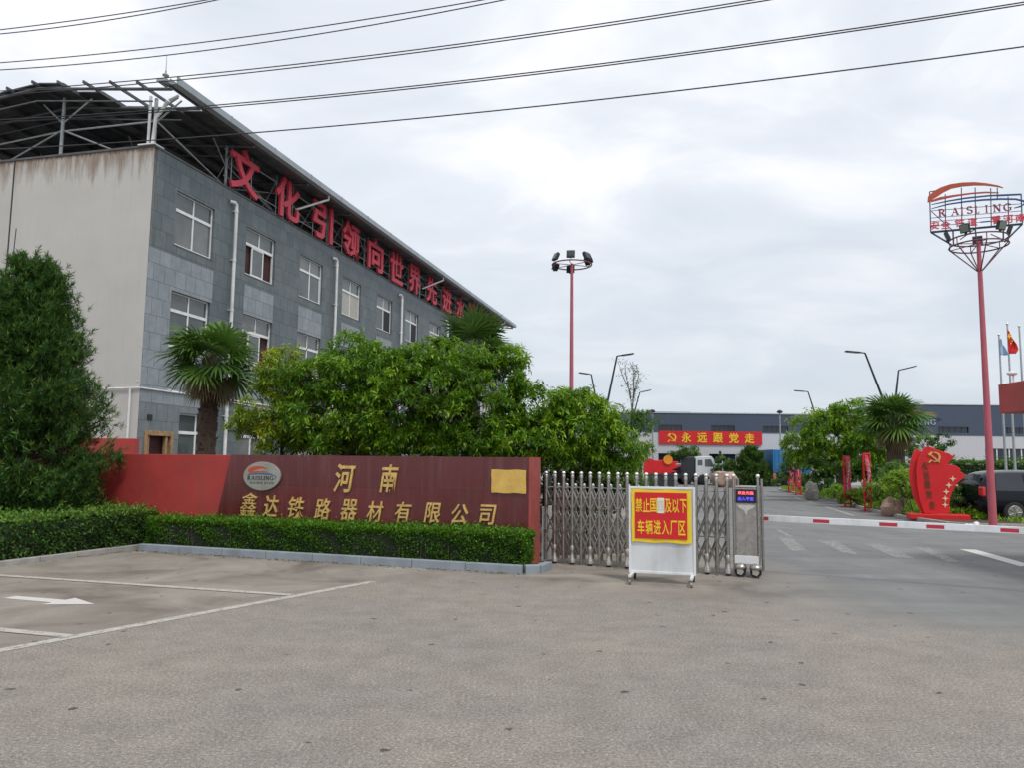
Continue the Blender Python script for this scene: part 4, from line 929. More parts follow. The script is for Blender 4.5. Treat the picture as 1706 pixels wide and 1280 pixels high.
# the mast leans a touch, as its foot and head are surveyed separately
sx = float(D(1630, 402, Ys)[0]-sb[0])
smooth_by_angle(MB().tube([(0, 0, 0), (sx*.9, 0, ztop*.9), (sx, 0, ztop)], [.108, .062, .055], 16).build('pole', M['pink_pole'], mg))
mb = MB(); mb.lathe((0, 0, 0), [(.34, 0), (.34, .03), (.22, .03), (.21, .12)], 16); mb.build('foot_plate', M['pink_pole'], mg)
zr = float(D(1630, 405, Ys)[2]); rr = .74
mb = MB(); ringed(mb, (sx, 0, zr-.08), rr, .022); ringed(mb, (sx, 0, zr+.12), rr, .022)
zl = float(D(1632, 455, Ys)[2])
for a in range(6):
    t_ = a*math.pi/3+.25; mb.tube([(sx, 0, zl), (sx+rr*math.cos(t_), rr*math.sin(t_), zr-.08)], .018, 5); mb.tube([(sx, 0, zr), (sx+rr*math.cos(t_), rr*math.sin(t_), zr-.08)], .014, 5)
    mb.tube([(sx+rr*math.cos(t_), rr*math.sin(t_), zr-.08), (sx+rr*math.cos(t_), rr*math.sin(t_), zr+.12)], .014, 5)
mb.build('ring_frame', mat('frame_dark_red', (.16, .05, .07), .5), mg)
for a in (215, 285, 330, 60, 150):
    t_ = R_(a); floodlight(mg, (sx+rr*math.cos(t_), rr*math.sin(t_), zr+.2), t_-math.pi/2, -.35, .62, dark=False)
# logo frame: width axis found from its two lower corners
La, Lb = D(1551, 385, Ys+.42), D(1704, 371, Ys-.42); lang = math.atan2(Lb[1]-La[1], Lb[0]-La[0]); LW = float(np.linalg.norm((Lb-La)[:2])); lc = (La+Lb)/2; lc[2] = (La[2]+Lb[2])/2
lf = bpy.data.objects.new('logo_frame', None)
def L2(u, v):
    o = lc; n = np.array([math.sin(lang), -math.cos(lang), 0]); q = PL(u, v, o, n); return float(np.dot(q-o, [math.cos(lang), math.sin(lang), 0])), float(q[2]-o[2])
bl_ = (float(lc[0]-sb[0]), float(lc[1]-Ys), float(lc[2]))
x0, x1 = L2(1551, 385)[0], L2(1704, 371)[0]
mb = MB(); 
def bar2(a, b_, r=.018, y=.05): mb.tube([(a[0], y, a[1]), (b_[0], y, b_[1])], r, 5)
bl0, br0 = L2(1551, 386), L2(1704, 372); tl0, tr0 = L2(1549, 318), L2(1702, 323)
bar2(bl0, br0, .035); bar2(bl0, tl0); bar2(br0, tr0); bar2(tl0, L2(1562, 316)); bar2(L2(1663, 325), tr0)
for u, vt, vb in ((1575, 322, 383), (1602, 311, 381), (1625, 311, 379), (1651, 312, 377), (1662, 311, 330), (1680, 326, 374)): bar2(L2(u, vt), L2(u+(1 if vb > 350 else 0), vb), .014)
for va, vb in ((350, 338), (362, 350), (368, 357), (376, 363)): bar2(L2(1551, va), L2(1703, vb), .010)
bar2(L2(1552, 351), L2(1586, 381), .013); 
for u, v in ((1588, 383), (1625, 379), (1672, 375)): bar2(L2(u, v), L2(u+(1630-u)*.55 if u == 1625 else u+(1 if u < 1630 else 0), v+24), .022)
bar2(bl0, L2(1586, 407), .026); bar2(br0, L2(1674, 402), .026); bar2(L2(1600, 398), L2(1624, 381), .016); bar2(L2(1651, 389), L2(1672, 398), .016)
lo = mb.build('logo_frame', M['navy'], mg); lo.location = bl_; lo.rotation_euler = (0, 0, lang)
def Ls(pl): return [L2(*p) for p in pl]
z1_ = lambda p: (1540+p[0]/10.277, 295+p[1]/10.277)
mb = MB(); swoosh(mb, Ls([z1_(p) for p in [(60, 430), (95, 360), (190, 285), (300, 220), (450, 160), (640, 128), (850, 115), (1050, 125), (1250, 155), (1345, 185)]]), [.03, .14, .19, .165, .13, .11, .09, .06, .035, .008], -.05, 0)
swoosh(mb, Ls([z1_(p) for p in [(110, 415), (270, 365), (500, 322), (800, 280), (1050, 262), (1270, 270)]]), [.05, .075, .05, .035, .035, .015], -.052, -.002)
mb.build('orange_swoosh', M['orange_logo'], lo)
mb = MB(); swoosh(mb, Ls([z1_(p) for p in [(120, 470), (400, 410), (700, 360), (1100, 318), (1400, 305), (1660, 292)]]), [.015, .035, .04, .04, .04, .03], -.04, 0)
swoosh(mb, Ls([z1_(p) for p in [(120, 540), (400, 465), (700, 420), (1000, 390), (1300, 375), (1560, 378), (1700, 410), (1720, 450), (1650, 500), (1530, 530)]]), [.015, .035, .04, .045, .045, .04, .045, .045, .04, .015], -.042, -.002)
mb.build('blue_swoosh', M['blue_logo'], lo)
tilt_ = math.atan2(L2(1690, 345)[1]-L2(1563, 361)[1], L2(1690, 345)[0]-L2(1563, 361)[0])
for i, (ch, zx, zy) in enumerate((('R', 300, 610), ('A', 520, 590), ('I', 640, 580), ('S', 770, 565), ('L', 895, 560), ('I', 1060, 545), ('N', 1240, 530), ('G', 1420, 515))):
    x, z = L2(*z1_((zx, zy))); shift(serif_text(ch, {'I': .07, 'L': .12, 'S': .16}.get(ch, .21), .215, .05), (x, -.03, z)).build('raised_letter', mat('letter_plum', (.30, .03, .08), .5), lo)
for ch, zx, zy in (('安', 170, 830), ('全', 360, 815), ('铁', 600, 785), ('道', 820, 770), ('一', 1040, 765), ('看', 1220, 735), ('河', 1430, 715), ('南', 1640, 700)):
    x, z = L2(*z1_((zx, zy))); shift(glyph(ch, .24, .03 if ch == '一' else .24, .04, .012), (x, -.03, z)).build('raised_character', M['red_letter'] if ch != '一' else M['blue_logo'], lo)

# ================================================================== STREET LAMPS
def street_lamp(label, foot, bend, tip, Y, r=.055):
    a, b_, c = D(*foot, Y), D(*bend, Y), D(*tip, Y); f = np.array([a[0], a[1], 0.])
    t = thing('street_lamp', label, 'street lamp', f, group='street lamps along the factory road'); R0 = lambda q: tuple(q-f)
    smooth_by_angle(MB().tube([R0(np.array([a[0], a[1], 0])), R0(a), R0(b_)], [r*1.5, r*1.2, r*.85], 10).build('pole', M['galv'] if False else M['dark_metal'], t))
    d = (c-b_); L_ = np.linalg.norm(d); ang = math.atan2(d[2], d[0]); m = Matrix.Rotation(-ang, 3, 'Y')
    mb = MB(); mb.tube([R0(b_), R0(b_+d*.30)], r*.7, 8); mb.build('arm', M['dark_metal'], t)
    mid = b_+d*.62-f; mb = MB(); mb.box(tuple(mid), (L_*.74, .30, .07), m=m); mb.build('lamp_head', M['dark_metal'], t, bevel=.02)
    mid2 = mid-np.array([0, 0, .045]); MB().box(tuple(mid2), (L_*.5, .22, .012), m=m).build('lamp_glass', mat('lamp_glass', (.5, .5, .5), .3), t)
street_lamp('nearest dark street lamp left of the road, bending right behind the thin sapling', (1010, 680), (1028, 593), (1056, 589), 43)
street_lamp('dark street lamp just right of the floodlight mast, its arm pointing left', (996, 680), (985, 624), (964, 621), 53)
street_lamp('smaller dark street lamp behind the thin sapling with its arm pointing right', (1056, 690), (1066, 654), (1085, 650), 67)
street_lamp('nearest dark street lamp right of the road, its long arm pointing left over the palm', (1469, 660), (1441, 588), (1408, 585), 42.5)
street_lamp('dark street lamp rising straight behind the palm with its arm pointing right', (1493, 655), (1497, 617), (1526, 610), 49)
street_lamp('distant dark street lamp above the light green tree, its arm pointing left', (1358, 690), (1346, 653), (1323, 651), 65)
street_lamp('farthest tiny street lamp above the light green tree, its arm pointing right', (1380, 700), (1382, 675), (1403, 670), 80)
street_lamp('farthest tiny street lamp showing over the dark trees left of the factory', (1040, 700), (1038, 676), (1023, 672), 82)
for lb_, u, vt in (('thin white camera pole in front of the factory left of the red banner', 1087, 688), ('thin white camera pole in front of the factory beside the blue lorry', 1299, 689)):
    a = D(u, vt, 68); t = thing('camera_pole', lb_, 'pole', (a[0], 68, 0), group='camera poles'); h = float(a[2])
    smooth_by_angle(MB().tube([(0, 0, 0), (0, 0, h)], [.09, .06], 8).build('pole', M['galv'], t)); MB().lathe((0, 0, h), [(.12, 0), (.26, .05), (.26, .16), (.08, .28)], 10).build('head', M['dark_metal'], t)

# ================================================================== OVERHEAD WIRES
def wire(label, pts, h, r=.011):
    (u0, v0), (um, vm), (u1, v1) = pts; A, B = G(u0, v0, h), G(u1, v1, h)
    n = np.cross(ray(u0, v0), ray(u1, v1)); d = (B-A)[:2]; 
    r_ = ray(um, vm); M2 = np.array([[d[0], -r_[0]], [d[1], -r_[1]]]); s, k = np.linalg.solve(M2, -A[:2]); zm = EYE+k*r_[2]
    sag = max(0, (h-zm))/max(.05, s*(1-s)); P_ = []
    for i in range(41):
        t_ = -.6+2.2*i/40; q = A+(B-A)*t_; P_.append((q[0], q[1], h-sag*t_*(1-t_)))
    c = V(P_[20]); o = MB().tube([tuple(V(q)-c) for q in P_], r, 6).build('overhead_wire', M['wire'], loc=c); tag(o, label, 'wire', 'overhead wires')
    smooth_by_angle(o, 60)
wire('lowest overhead wire, crossing alone just above the roof slogan', [(0, 248), (853, 181), (1706, 77)], 8.0)
wire('upper wire of the close pair ending at the top right corner', [(0, 199), (853, 124), (1706, 3)], 9.2)
wire('lower wire of the close pair ending at the top right corner', [(0, 203), (853, 128), (1706, 7)], 9.16)
wire('upper wire of the close pair touching the lightning rod of the roof', [(0, 151), (640, 89), (1262, -2)], 10.0)
wire('lower wire of the close pair touching the lightning rod of the roof', [(0, 158), (640, 94), (1278, 0)], 9.95)
wire('upper wire of the pair passing over the office roof without touching it', [(0, 104), (400, 62), (800, 0)], 10.8)
wire('lower wire of the pair passing over the office roof without touching it', [(0, 116), (420, 73), (836, 0)], 10.6)
wire('topmost overhead wire, in the top left corner', [(0, 49), (170, 27), (340, 0)], 11.4)
wire('second overhead wire from the top, in the top left corner', [(0, 56), (180, 33), (358, 0)], 11.3)
q = D(12, 430, 16.6); a = D(27, 380, 16.6)

# ================================================================== PALMS
def palm(name, label, loc, h, r, crown_r, nf, seed, up=.9, droopy=.35, dry=3, seg=24, lean=(0, 0), Lf=None):
    rng = np.random.default_rng(seed); t = thing(name, label, 'palm tree', loc, group='fan palms'); top = np.array([lean[0], lean[1], h])
    mb = MB(); n = 26; pts = []; rs = []
    for i in range(n):
        u = i/(n-1); pts.append((lean[0]*u*u, lean[1]*u*u, -.05+(h+.05)*u)); rs.append(r*(1.12-.15*u+.10*math.exp(-((u-.97)/.06)**2))*(1+.07*((i % 2)*2-1)*rng.uniform(.3, 1)))
    mb.tube(pts, rs, 14); tr = smooth_by_angle(mb.build('trunk', M['palm_bark'], t), 70)
    # fibres and old leaf bases
    vs, qs = [], []; k = int(h*190)
    a = rng.uniform(0, 6.28, k); u = rng.uniform(.02, 1, k); P0 = np.stack([lean[0]*u*u+r*.92*np.cos(a), lean[1]*u*u+r*.92*np.sin(a), u*h], 1)
    dr = np.stack([np.cos(a)*.38, np.sin(a)*.38, rng.uniform(.5, 1., k)*np.where(rng.uniform(0, 1, k) < .3, -1, 1)], 1)
    mesh_np('leaf_bases', *leaves(P0, dr, .11, .035, rng, np.zeros(k))[:2], M['palm_bark'], t)['kind'] = 'stuff'
    def fans(dirs, Ls, dryf, name, m):
        V_, Q_, T_ = [], [], []; o = 0; st = MB()
        for d, Lq in zip(dirs, Ls):
            d = d/np.linalg.norm(d); ref = np.array([0, 0, 1.]) if abs(d[2]) < .97 else np.array([1., 0, 0]); s = np.cross(d, ref); s /= np.linalg.norm(s); nrm = np.cross(s, d)
            pet = Lq*.48*rng.uniform(.85, 1.15); sagp = (.10 if not dryf else .3)*pet
            hub = top+d*pet-np.array([0, 0, sagp]); st.tube([top-np.array([0, 0, .04]), top+d*pet*.5-np.array([0, 0, sagp*.3]), hub], [.018, .011, .008], 4)
            tone = np.clip(rng.normal(.45, .2), 0, 1); fl = Lq*.62
            tw = rng.normal(0, .35); s2 = s*math.cos(tw)+nrm*math.sin(tw); n2 = np.cross(s2, d)
            for i in range(seg):
                a = (i/(seg-1)-.5)*R_(250 if not dryf else 120); ln = fl*(1-.28*abs(a)/R_(125))*rng.uniform(.9, 1.05)
                dd = d*math.cos(a)+s2*math.sin(a); dd = dd+n2*(.10 if i % 2 else -.04)-np.array([0, 0, .05]); dd /= np.linalg.norm(dd)
                w = np.cross(n2, dd); w /= np.linalg.norm(w); dz = np.array([0, 0, -1.])
                p0 = hub; p1 = hub+dd*ln*.45; p2 = hub+dd*ln*.78+dz*ln*(.05+droopy*.16); p3 = hub+dd*ln*.98+dz*ln*(.10+droopy*rng.uniform(.25, .6))
                ww = (.004, .5*R_(250)*ln*.45/seg*1.0+.004, .016*fl/.5, .002)
                up_ = n2*.006
                pr = [p0-w*ww[0], p0+w*ww[0], p1-w*ww[1], p1+w*ww[1], p2-w*ww[2]*.8, p2+w*ww[2]*.8, p3-w*ww[3], p3+w*ww[3]]
                V_ += pr; Q_ += [(o, o+1, o+3, o+2), (o+2, o+3, o+5, o+4), (o+4, o+5, o+7, o+6)]; T_ += [np.clip(tone+rng.normal(0, .08)+.1*(j > 5), 0, 1) for j in range(8)]; o += 8
        c = mesh_np(name, np.array(V_), np.array(Q_), m, t, np.array(T_)); return st
    g = np.arange(nf); ga = g*2.399+rng.uniform(0, 1); el = np.linspace(1.25, -.45, nf)+rng.normal(0, .12, nf)
    dirs = np.stack([np.cos(ga)*np.cos(el), np.sin(ga)*np.cos(el), np.sin(el)], 1)
    st = fans(dirs, crown_r*(1-.12*(el > .9))*rng.uniform(.85, 1.1, nf), False, 'crown', L_palm)
    if dry:
        ga = rng.uniform(0, 6.28, dry*3); el = rng.uniform(-1.3, -.75, dry*3)
        s2 = fans(np.stack([np.cos(ga)*np.cos(el), np.sin(ga)*np.cos(el), np.sin(el)], 1), crown_r*rng.uniform(.6, .85, dry*3), True, 'dry_fronds', L_palm_dry); st.v += []; o = len(st.v); st.add(s2.v, s2.f)
    smooth_by_angle(st.build('leaf_stalks', M['wood'] if False else mat('stalk', (.09, .13, .04), .6), t))
    return t
def px(u, v, Y): q = D(u, v, Y); return (float(q[0]), Y, 0.), float(q[2])
loc, h = px(352, 598, 18.6); palm('fan_palm', 'fan palm with a shaggy brown trunk in front of the office windows', (px(343, 740, 18.6)[0]), h, .21, 1.27, 36, 21, lean=(.05, 0), dry=4, seg=28)
loc, h = px(787, 580, 19.2); palm('fan_palm', 'fan palm rising highest above the leafy trees behind the granite wall', loc, h, .15, 1.25, 34, 26, dry=1, seg=28, droopy=.15)
loc, h = px(590, 640, 19.5); palm('fan_palm', 'fan palm half hidden in the leafy trees, fronds showing before the office wall', loc, h, .14, 1.35, 24, 23, dry=1)
loc, h = px(1494, 692, 32.); palm('fan_palm', 'thick trunked fan palm behind the red flag sculpture', px(1493, 780, 32.)[0], h-.15, .34, 1.55, 46, 24, dry=3, seg=26)

# ================================================================== TREES BEHIND THE WALL
def rel(loc, pts):
    """lobes given as (u, v, Y, rx, ry, rz) -> relative to loc"""
    out = []
    for u, v, Y, a, b_, c in pts: q = D(u, v, Y); out.append((float(q[0]-loc[0]), float(q[1]-loc[1]), float(q[2]), a, b_, c))
    return out
def ptree(label, u, Y, lobes, nclump, tips, K, L, Wd, m, seed, **k):
    loc = px(u, 700, Y)[0]; kind = k.pop('name', 'broadleaf_tree'); cat = k.pop('cat', 'tree'); return tree(kind, label, cat, loc, rel(loc, lobes), nclump, tips, K, L, Wd, m, seed, **k)
GA_ = 'leafy trees behind the granite wall'
ptree('yellow green thin tree at the left end of the leafy row, beside the fan palm', 470, 17.0,
      [(470, 610, 17, .42, .5, .42), (440, 690, 16.8, .62, .5, .42), (475, 650, 17.2, .55, .5, .5), (500, 700, 17.2, .5, .5, .5), (430, 715, 16.7, .5, .4, .3), (470, 735, 16.8, .6, .5, .3)], 215, 10, 6, .115, .036, L_yellow, 31, r=.04, cr=.22, tone0=.40, group=GA_, nb=50)
ptree('dense green tree behind the left of the two upper gold characters', 575, 16.6,
      [(540, 640, 16.6, .85, .7, .55), (620, 625, 17, .85, .8, .55), (560, 700, 16.2, 1.0, .8, .5), (650, 690, 16.4, .9, .8, .6), (580, 590, 17.3, .45, .5, .35), (520, 735, 16.4, .8, .6, .35), (600, 742, 16.2, 1.0, .6, .35), (680, 735, 16.3, .9, .6, .4)], 330, 11, 7, .135, .042, L_broad, 32, r=.07, cr=.30, group=GA_, nb=60)
ptree('tall dense green tree in the middle of the leafy row below the high fan palm', 745, 16.6,
      [(740, 610, 16.8, 1.0, .8, .50), (810, 640, 16.6, .75, .8, .6), (700, 660, 16.2, 1.0, .8, .6), (780, 700, 16.2, 1.1, .8, .55), (840, 602, 16.8, .42, .5, .28), (690, 600, 17, .5, .5, .3), (720, 748, 16.2, 1.0, .6, .35), (800, 745, 16.2, 1.0, .6, .4)], 360, 11, 7, .135, .042, L_broad, 33, r=.08, cr=.30, group=GA_, nb=60)
ptree('lower spreading green tree at the right end of the leafy row, behind the steel gate', 930, 16.4,
      [(900, 680, 16.4, .85, .7, .42), (962, 685, 16.6, .55, .6, .34), (950, 720, 16.2, 1.05, .7, .5), (1015, 750, 16.2, .62, .6, .42), (880, 740, 16.0, .9, .7, .5), (950, 775, 16.2, .95, .6, .35), (1025, 782, 16.4, .5, .5, .3)], 330, 11, 7, .13, .040, L_broad, 34, r=.06, cr=.27, tone0=.55, group=GA_, nb=60)
ptree('deep green undergrowth shrub filling the shade under the middle leafy trees', 720, 17.6,
      [(560, 740, 17.8, 1.1, .5, .5), (700, 735, 17.8, 1.2, .5, .6), (840, 740, 17.8, 1.1, .5, .55), (920, 760, 17.4, .7, .5, .35)], 170, 10, 6, .13, .045, L_hedge2, 35, r=.05, cr=.3, group=GA_, name='evergreen_shrub', cat='shrub', stems=[(-.9, 0), (0, 0), (1.0, 0)], trunk_top=(0, 0, 1.2))
ptree('dark low shrubs standing behind the left half of the steel gate', 985, 17.4,
      [(930, 820, 17.4, .8, .6, .6), (1000, 815, 17.6, .8, .6, .62), (1050, 830, 18, .5, .5, .45), (950, 860, 17, .7, .5, .4)], 200, 10, 6, .12, .042, L_hedge2, 36, r=.04, cr=.25, group=GA_, name='evergreen_shrub', cat='shrub', stems=[(-.4, 0), (.3, 0)], trunk_top=(0, 0, .4))
struct(MB().slab([(.75, 14.6), (3.1, 15.6), (3.4, 21), (-9, 24.0), (-9, 20.5), (-11, 17.4), (-.1, 13.95)], -.02, .07).build('planting_bed', M['soil']))
# ================================================================== CONIFER
def conifer(label, loc, h, R, seed, ntuft=3400, nl=15, L=.12, group=None, m=L_conifer, low=.35, name='conifer', wid=.010, power=.75):
    rng = np.random.default_rng(seed); t = thing(name, label, 'conifer', loc, group=group)
    nb = int(ntuft/24); mb = MB(); mb.tube([(0, 0, -.05), (.02, 0, h*.5), (0, 0, h*.97)], [.10*R/1.6, .07*R/1.6, .01], 8)
    TP, TD = [], []
    for i in range(nb):
        u = rng.uniform(0, 1)**1.15; z0 = low+u*(h-low)*.93; rad = R*(1-((z0-low)/(h-low))**1.35)**power*rng.uniform(.68, 1.22)*min(1., .60+.40*(z0-low)/1.5)+.12
        a = rng.uniform(0, 6.28); rise = rng.uniform(.15, .55)+.6*u; d = np.array([math.cos(a), math.sin(a), rise]); p0 = np.array([0, 0, max(.1, z0-rad*rise)])
        p1 = p0+d*rad; mid = (p0+p1)/2-np.array([0, 0, .08*rad]); mb.tube([p0, mid, p1], [.020, .013, .005], 4)
        k = 24
        for s in rng.uniform(.35, 1.0, k)**.8:
            c = p0+(p1-p0)*s-np.array([0, 0, .25*rad*s*(1-s)]); off = rng.normal(0, 1, 3)*np.array([1, 1, .7])*(.075+.12*(1-abs(2*s-1.25))*min(1, rad)); TP.append(c+off); TD.append(unit(d/np.linalg.norm(d)*.9+off*2.2+np.array([0, 0, .5])))
    TP, TD = np.array(TP), np.array(TD); n = len(TP); li = np.repeat(np.arange(n), nl); m_ = len(li)
    dr = TD[li]*.85+rng.normal(0, .62, (m_, 3)); P_ = TP[li]+TD[li]*rng.uniform(-.05, .05, (m_, 1))
    tt_ = np.clip(rng.normal(.42, .18, n)+.35*(rng.uniform(0, 1, n) < .12), 0, 1)
    v, q, tn = leaves(P_, dr, L, wid, rng, np.clip(tt_[li]+rng.normal(0, .08, m_), 0, 1), fold=.1, droop=.05)
    mesh_np('needles', v, q, m, t, tn); mb.build('branches', M['bark'], t); return t
q = D(30, 800, 15.0)
conifer('bushy dark green conifer filling the left edge in front of the pale gable wall', (float(q[0]), 15.0, 0), float(D(40, 400, 15.0)[2]), 1.62, 41, ntuft=13500, nl=16, L=.125, wid=.017, power=.85)

# ================================================================== BEYOND THE GATE: factory
YF = 74.; FX = lambda u: float(D(u, 730, YF)[0]); FZ = lambda v, u=1200: float(D(u, v, YF)[2])
xl, xm_, xr = FX(1000)-6, FX(1480), FX(1706)+22
zt0, zt1, zn = FZ(690), FZ(675.5, 1600), FZ(722)
fb_ = thing('factory_hall', 'long factory hall, white below and navy above, with a flat roof', 'building', (xl, YF, 0)); X = lambda x: x-xl
wins = [(1097, 1136), (1185, 1224), (1271, 1313), (1400, 1440)]; wz = (FZ(720.0), FZ(709.5)); 
rwins = [(1563, 1614), (1670, 1722)]; rz2 = (FZ(722, 1600), FZ(712, 1600))
gd = [(1096, 1135), (1181, 1226), (1271, 1311), (1370, 1410)]
hs = [(X(FX(a)), X(FX(b_)), .05, FZ(757)) for a, b_ in gd]+[(X(FX(1640)), X(FX(1722)), .05, FZ(748, 1660))]
hi = [(X(FX(a)), X(FX(b_)), *wz) for a, b_ in wins]
mb = MB(); wall_holes(mb, 0, X(xr), 0, zn, hs, 0, .3); mb.add([(0, 0, 0), (0, 30, 0), (0, 30, zn), (0, 0, zn)], [(0, 1, 2, 3)]); mb.build('white_wall', M['siding'], fb_)
mb = MB(); wall_holes(mb, 0, X(xm_), zn+.001, zt0, hi, -.03, .25); mb.add([(0, -.03, zn), (0, 30, zn), (0, 30, zt0), (0, -.03, zt0)], [(0, 1, 2, 3)])
wall_holes(mb, X(xm_), X(xr), zn+.001, zt1, [(X(FX(a)), X(FX(b_)), *rz2) for a, b_ in rwins], -.034, .25); mb.add([(X(xm_), -.034, zt0), (X(xm_), 30, zt0), (X(xm_), 30, zt1), (X(xm_), -.034, zt1)], [(0, 1, 2, 3)])
mb.build('navy_band', M['siding_navy'], fb_)
mb = MB(); mb.b2(-.1, X(xm_), -.1, 30, zt0, zt0+.10); mb.b2(X(xm_), X(xr), -.1, 30, zt1, zt1+.08); mb.build('roof', mat('roof_trim', (.5, .52, .55), .5), fb_)
mb = MB(); mb.b2(X(FX(1092)), X(FX(1167)), 4, 9, zt0+.1, zt0+.42); mb.b2(X(FX(1190)), X(FX(1210)), 4, 6, zt0+.1, zt0+.25); mb.build('roof_ventilator', mat('vent_blue', (.16, .22, .30), .5), fb_)
for a, b_, c, d in hs:
    w = MB(); w.b2(a, b_, .16, .22, c, d); w = w.build('door', M['glass_dark'], fb_); n = max(2, round((b_-a)/1.3)); f = MB()
    for i in range(n+1): x = a+(b_-a)*i/n; f.b2(x-.05, x+.05, .08, .158, c, d)
    f.b2(a, b_, .075, .155, c+(d-c)*.62, c+(d-c)*.62+.12); f.build('frame', M['white_metal'], w)
for a, b_, c, d in hi+[(X(FX(a)), X(FX(b_)), *rz2) for a, b_ in rwins]:
    w = MB(); w.b2(a, b_, .10, .14, c, d); w = w.build('window', M['glass_dark'], fb_); f = MB()
    n = 5
    for i in range(1, n): x = a+(b_-a)*i/n; f.b2(x-.03, x+.03, .05, .098, c, d)
    f.build('frame', mat('frame_dark', (.05, .06, .08), .5), w)
# company logo high on the factory
lx, lz = FX(1553), FZ(699, 1553)
mb = MB(); swoosh(mb, [(X(FX(u)), FZ(v, u)) for u, v in [(1500, 697), (1512, 690), (1530, 688), (1548, 690), (1562, 694)]], [.1, .4, .45, .3, .05], -.10, -.04); mb.build('orange_swoosh', M['orange_logo'], fb_)
mb = MB(); swoosh(mb, [(X(FX(u)), FZ(v, u)) for u, v in [(1500, 702), (1530, 697), (1560, 696), (1569, 699), (1560, 702)]], [.05, .15, .2, .15, .04], -.10, -.04); mb.build('blue_swoosh', M['blue_logo'], fb_)
shift(serif_text('RAISLING', 3.7, .50, .08), (X(FX(1527)), -.08, FZ(704, 1530))).build('wall_lettering', mat('pale_letter', (.45, .5, .55), .5), fb_)
# banner on the wall
za, zb = FZ(741.5), FZ(719.5); xa, xb = FX(1097.5), FX(1269)
bn_ = thing('wall_banner', 'long red banner with yellow characters hung on the white factory wall', 'banner', ((xa+xb)/2, YF-.12, (za+zb)/2)); bw, bh = (xb-xa), (zb-za)
MB().b2(-bw/2, bw/2, -.02, .02, -bh/2, bh/2).build('cloth', M['bright_red'], bn_)
emblem((-bw*.375, 0), bh*.36, -.045, -.021).build('emblem', M['yellow'], bn_)
for i, ch in enumerate('永远跟党走'):
    shift(glyph(ch, bh*.74, bh*.74, .02, .02), (-bw*.235+i*bw*.153, -.035, 0)).build('yellow_character', M['yellow'], bn_)

# hedge rows and shrubs by the factory
def simple_hedge(label, u0, u1, Y, z1, seed, dpt=1.2, m=L_far, name='clipped_hedge', L=.14, dens=170):
    x0, x1 = float(D(u0, 800, Y)[0]), float(D(u1, 800, Y)[0]); return hedge(name, label, [(x0, Y), (x1, Y), (x1, Y+dpt), (x0, Y+dpt)], 0, z1, m, L, L*.6, dens, seed, rough_=.08)
simple_hedge('far hedge row below the small factory conifer', 1196, 1288, 66, 1.15, 51)
simple_hedge('far dark hedge behind the black car, before the factory', 1575, 1750, 52, 2.1, 52, 1.8, m=L_hedge2, L=.2, dens=110)
def far_tree(label, u, Y, lobes, n, seed, m=L_far, **k):
    a = dict(tips=9, K=6, L=.26, Wd=.10, r=.09, cr=.5, nb=14); a.update(k); return ptree(label, u, Y, lobes, n, a.pop('tips'), a.pop('K'), a.pop('L'), a.pop('Wd'), m, seed, **a)
far_tree('small round crowned tree behind the white lorry', 1136, 71, [(1136, 758, 71, 1.2, 1.0, .7), (1124, 762, 71, .7, .7, .5), (1148, 760, 71, .7, .7, .6)], 36, 53, m=L_hedge2)
far_tree('loose green shrub before the factory door, right of the white lorry', 1216, 68, [(1216, 783, 68, 1.1, .9, .75), (1205, 775, 68, .5, .5, .5)], 30, 54)
conifer('small pyramid shaped conifer before the factory, right end of the banner', (float(D(1254, 790, 67)[0]), 67, 0), float(D(1254, 741, 67)[2]), 1.7, 55, ntuft=1500, nl=9, L=.34, wid=.07, m=L_far, power=.8)
far_tree('dark slender tree right of the leafy row, with bare arching branches', 1052, 40, [(1040, 705, 40, .9, .7, .75), (1062, 720, 40, .8, .7, .8), (1076, 700, 40, .5, .5, .4), (1045, 740, 40, .7, .6, .7)], 60, 56, m=L_hedge2, tips=10, L=.19, Wd=.05, cr=.36)
far_tree('pinkish green thin shrub beside the red planter, behind the gate', 1066, 34, [(1068, 752, 34, .42, .4, .4), (1060, 772, 34, .4, .4, .4)], 26, 57, m=L_yellow, L=.12, Wd=.04, cr=.2)
# bare sapling
def sapling():
    rng = np.random.default_rng(8); Y = 40; l, hh = px(1049, 603, Y); t = thing('thin_sapling', 'thin nearly bare sapling standing against the sky beside the street lamps', 'tree', l); mb = MB()
    R0 = lambda u, v: (float(D(u, v, Y)[0]-l[0]), 0, float(D(u, v, Y)[2]))
    mb.tube([(0, 0, 0), R0(1052, 700), R0(1056, 650), R0(1054, 602)], [.07, .045, .03, .008], 6); P_, Q_ = [], []
    for s in ([(1053, 690), (1048, 655), (1036, 628), (1028, 603)], [(1056, 655), (1064, 625), (1060, 606)], [(1050, 665), (1046, 640), (1042, 622), (1040, 606)], [(1055, 640), (1059, 618), (1050, 604)], [(1054, 670), (1061, 648), (1066, 632)]):
        pts = [np.array(R0(*p)) for p in s]
        for p in pts[1:]: p[1] += rng.normal(0, .25)
        mb.tube(pts, [.02]*(len(pts)-1)+[.005], 4)
        for i in range(26):
            k = rng.integers(1, len(pts)); u = rng.uniform(); c = pts[k-1]+(pts[k]-pts[k-1])*u; e_ = c+rng.normal(0, .16, 3); mb.tube([c, e_], [.006, .002], 3)
            for j in range(3): P_.append(e_+rng.normal(0, .06, 3)); Q_.append(rng.normal(0, 1, 3))
    n = len(P_); mesh_np('leaves', *leaves(np.array(P_), np.array(Q_), .11, .05, rng, rng.uniform(.1, .5, n))[:2], L_hedge2, t, np.repeat(rng.uniform(.1, .5, n), 5)); mb.build('stem', M['bark'], t)
sapling()

